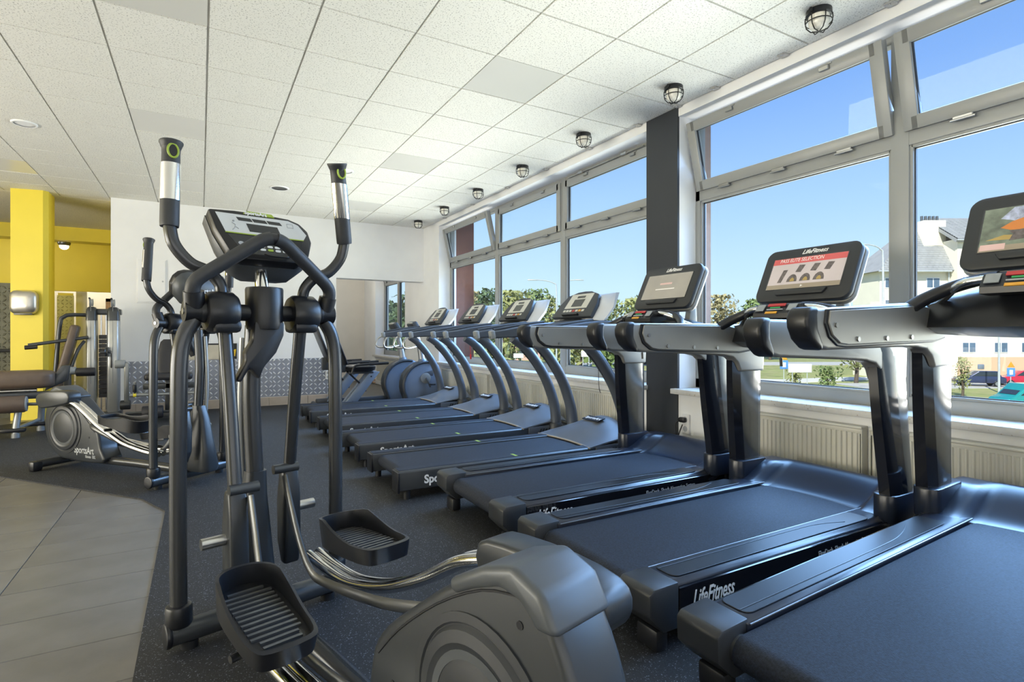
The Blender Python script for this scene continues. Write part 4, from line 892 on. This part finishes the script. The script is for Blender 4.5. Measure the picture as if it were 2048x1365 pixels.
b1 = copy_tree(b0); b1.location = (3.04, 9.12, .008); b1['label'] = 'blue-grey recumbent bike nearest the back wall opening'

# ---- weight-stack machine with two towers
brown = mat('brown_leatherette', (.115, .082, .060), .42, noise=(12, .12, 3), bump=.06, bscale=120)
black_pad = mat('black_leatherette', (.022, .022, .026), .45, noise=(12, .12, 3), bump=.05, bscale=120)
ws_silver = mat('silver_tower_paint', (.50, .51, .50), .32, .6, noise=(5, .05, 2))
stack_m = mat('weight_plate_black', (.015, .015, .017), .35)
def pulley(b_, c, r, ax): b_.lathe([(r * .3, -.016), (r, -.016), (r * .85, -.004), (r * .85, .004), (r, .016), (r * .3, .016)], c, ax, 20)
def tower(par, x, y, h, w=.12):
    tw = MB().prism([(x - w / 2 + .02, y - .09), (x + w / 2 - .02, y - .09), (x + w / 2, y - .06), (x + w / 2, y + .08), (x - w / 2, y + .08), (x - w / 2, y - .06)], 2, .10, h, .008).build('tower_cover', ws_silver, par)
    MB().loft([[(x + a * w * f, y - .005 + b * .17 * f, z) for a, b in rrect(1, 1, .25, 4)] for z, f in ((h, 1.02), (h + .12, 1.0), (h + .17, .8), (h + .185, .5))]).build('tower_head', gunmetal, tw, ang=60)
    p = MB(); pulley(p, (x, y - .03, h + .24), .055, 'x'); p.build('top_pulley', light_grey_plastic, tw)
    MB().tube([(x - .02, y + .02, h + .16), (x - .02, y + .0, h + .28), (x - .02, y - .06, h + .30)], .012, 8, 3).build('pulley_bracket', black_plastic, tw)
    MB().cyl((x, y - .10, .5), (x, y - .085, h + .24), .003, 6).build('cable', light_grey_plastic, tw)
    return tw
wm = thing('weight_stack_machine', 'twin-tower weight stack machine with slanted brown pads near the yellow pillar', 'weight machine', (-1.16, 9.35, .008))
tower(wm, -.135, 0, 1.36); tower(wm, .11, -.02, 1.36, .14)
for k in range(14): MB().b2((-.06, .0, .30 + .062 * k), (.035, .15, .355 + .062 * k), .003, 1).build('weight_plate', stack_m, wm)
for x in (-.04, .015): MB().cyl((x, .075, .12), (x, .075, 1.48), .009, 10).build('guide_rod', chrome, wm)
MB().b2((-.22, -.10, .03), (.20, .16, .11), .015).build('base_frame', gunmetal, wm)
MB().b2((-.20, -.015, 1.44), (.19, .15, 1.52), .012).build('top_frame', gunmetal, wm)
MB().tube([(-.52, -.15, .02), (-.50, -.12, .7), (-.46, -.10, 1.30), (-.42, -.09, 1.40), (-.34, -.06, 1.43), (-.12, .02, 1.43)], .026, 12, 5).build('side_frame', gunmetal, wm)
MB().tube([(-.36, -.18, .62), (-.27, -.13, .95), (-.20, -.1, 1.08)], .02, 10, 3).build('brace', gunmetal, wm)
MB().box((-.36, -.13, .97), (.10, .20, .66), .035, Euler((0, R(13), 0)), 3).build('back_pad', brown, wm); MB().box((-.45, -.12, .55), (.10, .20, .40), .035, Euler((0, R(10), 0)), 3).build('lower_pad', brown, wm)
MB().tube([(-.75, -.25, 1.03), (-.45, -.22, 1.08), (-.15, -.16, 1.13)], .022, 10, 2).build('press_bar', gunmetal, wm)
MB().tube([(-.66, -.26, 1.01), (-.78, -.26, 1.0)], .028, 10).build('bar_grip', black_plastic, wm)
pb = MB(); pulley(pb, (.05, -.16, .93), .07, 'x'); pb.cyl((-.02, -.16, .93), (.09, -.16, .93), .02, 10).build('cam_pulley', gunmetal, wm)
MB().prism([(-.14, .72), (-.05, .68), (-.02, .98), (-.06, 1.10), (-.10, .98)], 0, .085, .10, .006).build('lever_plate', black_plastic, wm)
MB().cyl((.14, -.18, .76), (.26, -.18, .76), .055, 20, .01).build('pivot_drum', light_grey_plastic, wm)
MB().cyl((-.37, -.42, .70), (-.24, -.42, .70), .05, 20, .01).build('pivot_drum', light_grey_plastic, wm); MB().cyl((-.24, -.42, .68), (-.04, -.42, .68), .055, 20, .01).build('knee_roller', black_pad, wm)
MB().b2((.245, -.22, .18), (.30, -.14, .78), .012).build('lever_arm', silver_grey, wm)
MB().cyl((.20, -.18, .20), (.32, -.18, .20), .065, 18, .012).build('lower_pivot', gunmetal, wm)
MB().b2((-.40, -.46, .03), (-.30, .05, .10), .012).b2((-.36, -.46, .08), (-.29, -.38, .66), .012).build('seat_post', gunmetal, wm)

lm = thing('leg_curl_machine', 'leg machine with black padded backrest and foam rollers against the tread plate wall', 'weight machine', (-.38, 9.0, .008))
MB().loft([[(-.02 + a * w, .0 + .10 * q + b * .075, .64 + .46 * q) for a, b in rrect(1, 1, .3, 5)] for q, w in ((0, .22), (.1, .27), (.55, .26), (.92, .18), (1, .11))]).build('backrest', black_pad, lm, ang=60)
MB().box((.0, -.10, .595), (.56, .36, .09), .035, None, 3).build('seat', black_pad, lm)
MB().b2((-.05, -.10, .10), (.05, .02, .56), .012).build('seat_column', gunmetal, lm); MB().b2((-.30, -.10, .42), (.30, -.05, .50), .01).build('seat_frame', gunmetal, lm)
MB().tube([(-.44, -.20, .36), (.30, -.20, .36)], .022, 12).build('cross_tube', silver_grey, lm); MB().cyl((-.40, -.2, .36), (-.365, -.2, .36), .025, 14).build('yellow_collar', mat('yellow_collar', (.75, .62, .05), .4), lm)
MB().cyl((-.385, -.2, .38), (-.385, -.2, .41), .012, 8).cyl((-.385, -.2, .40), (-.385, -.2, .50), .022, 12, .006).build('selector_pin', black_plastic, lm)
for s in (-1, 1): MB().cyl((s * .30, -.25, .13), (s * .06, -.25, .13), .085, 22, .014).build('foam_roller', black_pad, lm); MB().tube([(s * .30, -.08, .36), (s * .36, -.12, .38), (s * .38, -.16, .47), (s * .38, -.17, .53)], .014, 10, 4).build('side_handle', silver_grey, lm)
MB().tube([(-.48, -.25, .13), (.34, -.25, .13)], .018, 12).build('roller_axle', gunmetal, lm)
for x in (-.28, .28): MB().b2((x - .04, -.4, 0), (x + .04, .3, .07), .012).build('base_foot', silver_grey, lm)
MB().b2((-.30, -.02, .03), (.30, .06, .10), .012).build('base_beam', silver_grey, lm)
MB().b2((.34, -.24, .10), (.40, -.16, .42), .012).build('lever_arm', gunmetal, lm)

bn = thing('brown_padded_bench', 'brown padded bench with roller and silver legs at the left edge', 'bench', (-2.0, 8.3, .008), R(4))
MB().loft([[(x, b * w, .645 + a * h) for a, b in rrect(1, 1, .3, 5)] for x, w, h in ((-.75, .26, .16), (-.70, .31, .21), (.38, .31, .21), (.46, .28, .19), (.50, .2, .14))]).build('bench_pad', brown, bn, ang=60)
MB().tube([(-.75, -.06, .52), (.34, -.06, .52)], .022, 12).build('pad_rail', steel, bn)
MB().b2((-.75, -.05, .42), (.48, .05, .50), .012).build('bench_beam', gunmetal, bn)
MB().cyl((-.75, -.24, .385), (.27, -.24, .385), .095, 24, .018).build('roller_pad', brown, bn); MB().cyl((.262, -.24, .385), (.28, -.24, .385), .085, 24, .004).build('roller_end', light_grey_plastic, bn); MB().tube([(.27, -.24, .38), (.45, -.24, .38), (.48, -.05, .42)], .018, 10, 2).build('roller_axle', dark_steel, bn)
for y, x in ((-.16, .20), (.30, .36)):
    MB().tube([(x, y * .6, .44), (x - .03, y, .10), (x - .03, y, .03)], .034, 14).build('leg', silver_grey, bn)
    MB().box((x - .05, y, .085), (.22, .09, .05), .02).build('foot_cap', black_plastic, bn); MB().cyl((x - .03, y, 0), (x - .03, y, .05), .04, 14).build('foot', silver_grey, bn)
MB().tube([(.17, -.16, .10), (.33, .30, .14)], .022, 12).build('leg_brace', silver_grey, bn)
MB().prism([(.40, .50), (.62, .62), (.64, .80), (.56, .80), (.44, .60)], 1, -.03, .03, .012).build('adjuster_plate', gunmetal, bn)
# ================================================================== outside: street, houses, trees (u to the right along the street, v away from the gym)
GA = -.5158; GC, GS = math.cos(GA), math.sin(GA); GZ = -4.3
def S(u, v, z=0.0): return Vector((GC * u - GS * v, GS * u + GC * v, z))
grass_m = speckle(mat('grass', (.27, .29, .09), .9, noise=(.35, .35, 5)), (.34, .31, .13), .9, .48, .62)
asph_m = mat('pale_asphalt', (.46, .44, .40), .85, noise=(.8, .08, 4)); path_m = mat('pale_paving', (.62, .59, .52), .85, noise=(.8, .08, 4))
def strip(name, pts, w, m, z, label=None, cat=None):
    P = [Vector((a, b)) for a, b in pts]; L, Rr = [], []
    for i, p in enumerate(P):
        t = (P[min(i + 1, len(P) - 1)] - P[max(i - 1, 0)]).normalized(); n = Vector((-t.y, t.x)) * w / 2
        L.append(S(*(p + n), z)); Rr.append(S(*(p - n), z))
    b = MB().grid([L, Rr], (0, 0, -.15)).build(name, m); struct(b); return b
g = MB().b2((0, 0, 0), (1, 1, 1)); 
gr = MB(); gr.add([S(-260, 3.5, GZ), S(300, 3.5, GZ), S(300, 420, GZ), S(-260, 420, GZ), S(-260, 3.5, GZ - 1), S(300, 3.5, GZ - 1), S(300, 420, GZ - 1), S(-260, 420, GZ - 1)], [(0, 1, 2, 3), (7, 6, 5, 4), (0, 4, 5, 1), (1, 5, 6, 2), (2, 6, 7, 3), (3, 7, 4, 0)])
struct(gr.build('ground_grass', grass_m))
strip('ground_road', [(-60, 96), (-10, 100), (30, 104), (60, 104), (120, 108)], 11, asph_m, GZ + .05)
strip('ground_road_near', [(-40, 26), (10, 30), (40, 38), (70, 41), (110, 44)], 7, asph_m, GZ + .05)
strip('ground_path', [(14, 76), (20, 70), (27, 66), (33, 64.5), (42, 68), (60, 70)], 4.0, path_m, GZ + .08)
strip('ground_path_left', [(22, 48), (24, 60), (20, 70), (17, 84), (16, 98)], 3.0, path_m, GZ + .07)
strip('ground_car_park', [(36, 58.5), (90, 60)], 6, asph_m, GZ + .06)
# low wooded hill on the horizon
hill = []
for i in range(61):
    u = -300 + 11 * i; h = 2 + 5 * (.5 + .5 * math.sin(i * .31)) + 3 * (.5 + .5 * math.sin(i * .83 + 1)); hill.append((u, h))
hb = MB().loft([[S(u, 330, GZ), S(u, 330, GZ + h + 5), S(u, 350, GZ + h + 8), S(u, 420, GZ)] for u, h in hill])
struct(hb.build('hill_backdrop', mat('wooded_hill', (.10, .135, .07), .95, noise=(.15, .35, 6)), ang=20))

# ---- trees with trunks, limbs and leaf clumps
bark = mat('bark', (.10, .075, .055), .9, noise=(6, .2, 3))
leafs = [mat('leaf_green', (.17, .23, .075), .7, noise=(.6, .35, 3)), mat('leaf_olive', (.29, .30, .11), .7, noise=(.6, .3, 3)), mat('leaf_autumn', (.36, .31, .16), .7, noise=(.6, .3, 3)), mat('leaf_dark', (.085, .135, .06), .7, noise=(.6, .35, 3))]
def tree(label, u, v, h, w, m, seed, trunk=.3, n=900):
    rnd = random.Random(seed); p = S(u, v, GZ); t = thing('tree', label, 'tree', p, 0, 'trees beyond the road')
    tb = MB().tube([(0, 0, 0), (.05 * w, 0, h * .3), (-.03 * w, .03 * w, h * .62)], [.045 * h ** .8, .035 * h ** .8, .012 * h ** .8], 8, 2)
    cl = []
    for k in range(9):
        a = k * 2.4 + rnd.random(); q = .30 + .62 * (k / 8) ; rr = w * .5 * math.sin(math.pi * min(.95, .25 + .7 * (1 - abs(q - .55)))) * rnd.uniform(.35, .75)
        c = Vector((math.cos(a) * rr, math.sin(a) * rr, h * q)); cl.append((c, w * rnd.uniform(.20, .32)))
        tb.tube([(0, 0, h * q * .55), (c.x * .5, c.y * .5, h * q * .8), tuple(c)], [.02 * h ** .8, .012 * h ** .8, .004 * h ** .8], 5)
    cl.append((Vector((0, 0, h * .9)), w * .22))
    tb.build('trunk', bark, t)
    V, F = [], []
    for i in range(n):
        c, r = cl[rnd.randrange(len(cl))]; d = Vector((rnd.gauss(0, 1), rnd.gauss(0, 1), rnd.gauss(0, 1))).normalized()
        q = c + d * r * rnd.uniform(.55, 1.05); q.z = min(q.z, h)
        a = Vector((rnd.gauss(0, 1), rnd.gauss(0, 1), rnd.gauss(0, 1))).normalized(); b = a.cross(d if abs(a.dot(d)) < .9 else Vector((0, 0, 1))).normalized(); s = w * rnd.uniform(.030, .060)
        k = len(V); V += [q + a * s, q + b * s * .7, q - a * s, q - b * s * .7 + d * s * .4]; F.append((k, k + 1, k + 2, k + 3))
    o = MB().add(V, F).build('foliage', m, t, ang=180); o['kind'] = 'stuff'
    return t
FT = 1097.4
def pxu(px, v): return (px - 1024) / FT * v
def pxz(py, v): return 1.17 + (670.2 - py) / FT * v
TR = [('tall autumn-tinted tree left of the first window mullion', 940, 585, 98, 9, 2, 1), ('dark green tree just left of the first window mullion', 972, 578, 80, 6, 3, 2), ('broad leafy tree right of the first mullion', 1022, 585, 92, 10, 1, 3), ('tall green tree in front of the left street lamp', 1070, 580, 108, 8, 0, 4),
      ('yellow-green tree beside the left street lamp', 1098, 592, 132, 8, 1, 5), ('rounded green tree between the street lamp and the charcoal pillar', 1210, 600, 125, 9, 0, 6), ('olive tree behind the nearest curved-post treadmill console', 1160, 612, 92, 11, 1, 7), ('bushy tree close to the charcoal pillar', 1262, 600, 95, 8, 1, 8), ('green tree half hidden by the pillar screen', 1290, 592, 100, 9, 0, 9),
      ('autumn-tinted bushy tree right of the pillar', 1440, 592, 112, 9, 2, 10), ('green tree right of the pillar beside the lamp post', 1505, 600, 128, 9, 0, 11), ('low autumn tree right of the pillar', 1478, 625, 160, 10, 2, 12), ('dark rounded tree at the foot of the red menu screen', 1540, 610, 120, 8, 3, 13), ('dark tree far behind the annex window', 790, 610, 70, 9, 3, 14), ('tall dark tree right in the annex window', 835, 585, 62, 8, 3, 15), ('low tree under the tall building left edge', 1712, 625, 62, 5, 1, 16)]
for lab, px, py, v, w, mi, sd in TR: tree(lab, pxu(px, v), v, pxz(py, v) - GZ, w, leafs[mi], sd)
for k, (lab, px, py, v, w, mi) in enumerate((('low hedge bush left of the white board', 1120, 690, 70, 7, 1), ('low bush right of the white board', 1215, 685, 72, 9, 0), ('bush behind the arched posts of the second treadmill', 1000, 690, 66, 8, 1), ('shrub on the grass below the red menu screen', 1590, 735, 55, 2.2, 1), ('young shrub on the grass beside the dark post', 1655, 735, 50, 2.6, 0), ('small shrub beside the parked dark car', 1925, 715, 48, 2.0, 1))):
    tree(lab, pxu(px, v), v, max(1.2, pxz(py, v) - GZ), w, leafs[mi], 30 + k, n=500)['category'] = 'bush'

# ---- street lamps
lampm = mat('galvanised_lamp_post', (.62, .64, .65), .4, .4)
def street_lamp(label, px, py, v, arm, h_top=None):
    u = pxu(px, v); h = pxz(py, v) - GZ; t = thing('street_lamp', label, 'street lamp', S(u, v, GZ), GA, 'street lamps along the road')
    MB().tube([(0, 0, 0), (0, 0, h * .5), (0, 0, h * .92), (arm * .12, 0, h * .975), (arm * .5, 0, h), (arm, 0, h * 1.01)], [.10, .085, .07, .065, .06, .055], 10, 3).build('post', lampm, t)
    MB().box((arm * 1.18, 0, h * 1.008), (abs(arm) * .5, .25, .12), .04).build('lamp_head', lampm, t)
    return t
street_lamp('tall street lamp left of the second window mullion, arm to the left', 1113, 562, 60, -2.2); street_lamp('street lamp hidden by the second mullion, arm to the right', 1122, 562, 62, 1.8)
street_lamp('street lamp close to the pale apartment block', 1766, 492, 46, -1.4); street_lamp('small distant street lamp right of the charcoal pillar', 1473, 597, 115, -1.8); street_lamp('thin lamp post in front of the parked cars', 1998, 600, 52, 1.2)
# ---- board signs
def board(label, px, py, v, w, h, cat='sign', col=(.85, .85, .85)):
    u = pxu(px, v); z = pxz(py, v); t = thing('board_sign', label, cat, S(u, v, GZ), GA); m = mat('board_%.2f_%.2f' % col[:2], col, .5)
    MB().b2((-w / 2, -.03, z - GZ - h / 2), (w / 2, .03, z - GZ + h / 2), .01).build('board', m, t)
    for s in (-1, 1): MB().cyl((s * w * .32, .05, 0), (s * w * .32, .05, z - GZ + h / 2), .04, 8).build('board_post', lampm, t)
board('white board sign on two posts under the nearest curved-post treadmill', 1172, 708, 58, 1.0, .65); board('white banner on the verge by the pink house', 1037, 712, 62, 1.1, .5); board('white banner lying beside the path', 1600, 737, 52, 2.2, .8)
def road_sign(label, px, py, v):
    t = thing('road_sign', label, 'road sign', S(pxu(px, v), v, GZ), GA); h = pxz(py, v) - GZ
    MB().cyl((0, .03, 0), (0, .03, h + .35), .03, 8).build('post', lampm, t); MB().b2((-.32, -.02, h - .34), (.32, .02, h + .34), .01).build('plate', mat('road_sign_blue', (.10, .28, .65), .5), t); MB().b2((-.14, -.03, h - .2), (.14, -.02, h + .18), .01).build('pictogram', white_ink, t); MB().prism([(-.30, h + .40), (.30, h + .40), (0, h + .85)], 1, -.02, .02, .01).build('warning_triangle', bot_yel, t)
road_sign('blue road sign on the grass below the red menu screen', 1568, 730, 44); road_sign('blue road sign in front of the red car', 2022, 745, 44)
# ---- distant pink house
hp = thing('pink_house', 'small pink house with red roof behind the second treadmill', 'house', S(pxu(1042, 118), 118, GZ), GA)
pk = mat('pink_render', (.62, .40, .34), .8); rf = mat('red_roof_tiles', (.35, .10, .08), .8, noise=(2, .15, 3))
MB().b2((-5, 0, 0), (4.5, 7, 4.6)).build('walls', pk, hp); MB().prism([(-.6, 4.5), (7.6, 4.5), (3.5, 7.6)], 0, -5.5, 5.0).build('roof', rf, hp)
for x in (-3.5, -.8, 2.0): MB().b2((x, -.05, 1.4), (x + 1.2, .02, 2.9), .02).build('window', mat('house_glass', (.08, .10, .13), .1), hp)
hp2 = thing('red_roofed_house', 'low red-roofed house right of the charcoal pillar', 'house', S(pxu(1452, 140), 140, GZ), GA)
MB().b2((-5, 0, 0), (8, 6, 5.2)).build('walls', mat('white_render', (.70, .68, .64), .8), hp2); MB().prism([(-.6, 5.1), (6.6, 5.1), (3, 8.0)], 0, -5.5, 8.5).build('roof', rf, hp2)
for x in (-3.5, .5, 4.5): MB().b2((x, -.05, 2.4), (x + 1.2, .02, 3.9), .02).build('window', MATS['house_glass'], hp2)
# ---- apartment block
ap = thing('apartment_block', 'pale apartment block with grey tiled roof filling the right windows', 'building', S(44.5, 70, GZ), GA)
cream = mat('cream_render', (.80, .74, .60), .85, noise=(1, .03, 3)); peach = mat('peach_render', (.66, .42, .28), .85, noise=(1, .04, 3)); roofm = mat('grey_roof_tiles', (.30, .30, .30), .7, noise=(1.2, .12, 4)); wfr = mat('house_window_frame', (.85, .85, .85), .5); wgl = mat('house_window_glass', (.10, .15, .22), .08, noise=(1, .3, 2))
MB().b2((2.4, 0, 0), (42, 5.5, 13.7)).b2((11.2, -1.4, 0), (42, 1, 17.5)).build('walls', cream, ap)
MB().b2((2.35, -.12, 0), (11.2, 0, 2.7)).b2((11.2, -1.52, 0), (42.05, -1.4, 2.7)).build('plinth', peach, ap)
def roof_tiles(nm, u0, u1, v0, z0, v1, z1, rows, cols, hip=0.0):
    b = MB()
    for r in range(rows):
        q0, q1 = r / rows, (r + 1) / rows; s0 = u0 + hip * q1
        for c in range(cols):
            a0 = s0 + (u1 - s0) * c / cols; a1 = s0 + (u1 - s0) * (c + .96) / cols
            z_ = z0 + (z1 - z0) * q0; y_ = v0 + (v1 - v0) * q0; zz = z0 + (z1 - z0) * q1; yy = v0 + (v1 - v0) * q1
            b.add([(a0, y_, z_ + .10), (a1, y_, z_ + .10), (a1, yy, zz + .02), (a0, yy, zz + .02), (a0, y_, z_), (a1, y_, z_)], [(0, 1, 2, 3), (4, 5, 1, 0)])
    b.build(nm, roofm, ap, ang=20)['kind'] = 'stuff'
MB().add([(1.7, -.85, 13.55), (42, -.85, 13.55), (42, 6.3, 13.55), (1.7, 6.3, 13.55), (8.6, 2.7, 20.2), (42, 2.7, 20.2)], [(3, 2, 1, 0), (0, 1, 5, 4), (2, 3, 4, 5), (3, 0, 4), (1, 2, 5)]).build('roof', roofm, ap, ang=20)
roof_tiles('roof_tile', 1.7, 42, -.9, 13.6, 2.7, 20.25, 22, 56, 6.9)
MB().prism([(-2.1, 17.3), (3.5, 21.0), (3.5, 20.5), (-1.9, 17.0)], 0, 10.6, 42).build('bay_roof', roofm, ap)
roof_tiles('roof_tile', 10.6, 42, -2.15, 17.4, 3.5, 21.1, 16, 44)
ch = MB().b2((8.7, .9, 16.2), (11.6, 2.9, 20.3), .05).build('chimney', cream, ap)
for k in range(5): MB().cyl((9.1 + .5 * k, 1.8, 20.3), (9.1 + .5 * k, 1.8, 21.0), .16, 10).build('chimney_pot', dark_steel, ch)
MB().cyl((11.0, -.3, 0), (11.0, -.3, 13.5), .09, 8).build('downpipe', lampm, ap); MB().tube([(1.7, -.95, 13.5), (10.9, -.9, 13.5)], .10, 8).build('gutter', lampm, ap); MB().tube([(10.6, -2.2, 17.25), (42, -2.2, 17.25)], .10, 8).build('gutter', lampm, ap)
def awin(u, z, w=1.7, h=1.35, v=0.0):
    f = MB().b2((u - w / 2, v - .06, z - h / 2), (u + w / 2, v + .05, z + h / 2), .01).build('window', wfr, ap)
    for s in (-1, 1): MB().b2((u + s * w * .25 - w * .21, v - .075, z - h / 2 + .1), (u + s * w * .25 + w * .21, v - .06, z + h / 2 - .1)).build('window_pane', wgl, f)
for u in (3.9, 9.2):
    for z in (3.9, 6.7, 9.3, 12.1): awin(u, z)
for u in (12.6, 16.6, 20.0, 24.0, 28.0, 33.0, 38.0):
    for z in (3.9, 6.7, 9.3, 12.1, 15.1): awin(u, z, v=-1.4)
for u in (14.0, 20.0, 28.0): MB().b2((u - .4, -1.58, 1.2), (u + .4, -1.5, 1.8), .01).build('cellar_window', wgl, ap)
MB().b2((6.0, -1.2, 7.9), (10.6, 0, 8.9), .05).build('balcony', cream, ap)
# ---- cars
def car(name, label, u, v, rz, col, L=4.2, van=False):
    t = thing(name, label, 'car', S(u, v, GZ + .06), GA + rz); p = mat('car_paint_%.2f_%.2f' % col[:2], col, .25, .2, coat=.6); gl = mat('car_glass', (.03, .04, .05), .05)
    prof = [(-L / 2, .35), (-L / 2, .85), (-L / 2 + .15, 1.0), (-L * .40, 1.05), (-L * .33, 1.62), (L * .06, 1.62), (L * .23, 1.08), (L * .45, .92), (L / 2, .75), (L / 2, .35)]
    if van: prof = [(-L / 2, .4), (-L / 2, 1.9), (-L / 2 + .1, 2.05), (L * .18, 2.05), (L * .36, 1.25), (L * .47, 1.05), (L / 2, .85), (L / 2, .4)]
    MB().prism(prof, 1, -.85, .85, .09, 3).build('body', p, t, ang=50)
    roof = 1.55 if not van else 1.95; lo = 1.08 if not van else 1.28
    side = [(-L * .35, lo), (-L * .30, roof), (L * .04, roof), (L * .19, lo)] if not van else [(-L * .1, lo), (-L * .1, roof - .1), (L * .15, roof - .1), (L * .31, lo)]
    for s in (-1, 1):
        MB().prism(side, 1, s * .84, s * .862, .01).build('side_window', gl, t)
        for x in (-L * .31, L * .31):
            w = MB().cyl((x, s * .70, .32), (x, s * .88, .32), .32, 20, .04).build('wheel', black_plastic, t); MB().cyl((x, s * .87, .32), (x, s * .892, .32), .20, 16).build('wheel_rim', silver_grey, w)
        MB().b2((-L / 2 - .01, s * .55, .75), (-L / 2 + .03, s * .8, .92), .01).build('tail_lamp', bot_red, t); MB().b2((L / 2 - .04, s * .5, .68), (L / 2 + .01, s * .78, .8), .01).build('head_lamp', wfr, t)
    a = (-L * .405, -L * .335) if not van else (-L / 2 - .005, -L / 2 + .005)
    MB().prism([(a[0] - .02, lo + .02), (a[1] - .02, roof - .02), (a[1] + .05, roof - .02), (a[0] + .05, lo + .02)], 1, -.66, .66, .0).build('rear_window', gl, t)
    w0, w1 = (L * .225, L * .07) if not van else (L * .345, L * .20)
    MB().prism([(w0 + .025, lo + .04), (w1 + .025, roof - .04), (w1 - .05, roof - .04), (w0 - .05, lo + .04)], 1, -.66, .66, .0).build('windscreen', gl, t)
    MB().b2((-L / 2 - .015, -.26, .55), (-L / 2, .26, .66)).build('number_plate', white_ink, t)
    return t
car('parked_car', 'dark blue parked car in front of the apartment block', pxu(1960, 58), 58.2, R(160), (.03, .04, .10)); car('parked_car', 'red parked car right of the dark blue one', pxu(2052, 58), 58.6, R(165), (.55, .02, .05))
car('parked_car', 'white car partly hidden behind the silver upright', pxu(1843, 60), 60, R(20), (.75, .75, .75)); car('delivery_van', 'teal green van entering at the right edge', pxu(2062, 38), 38, R(178), (.02, .30, .27), 4.6, True)
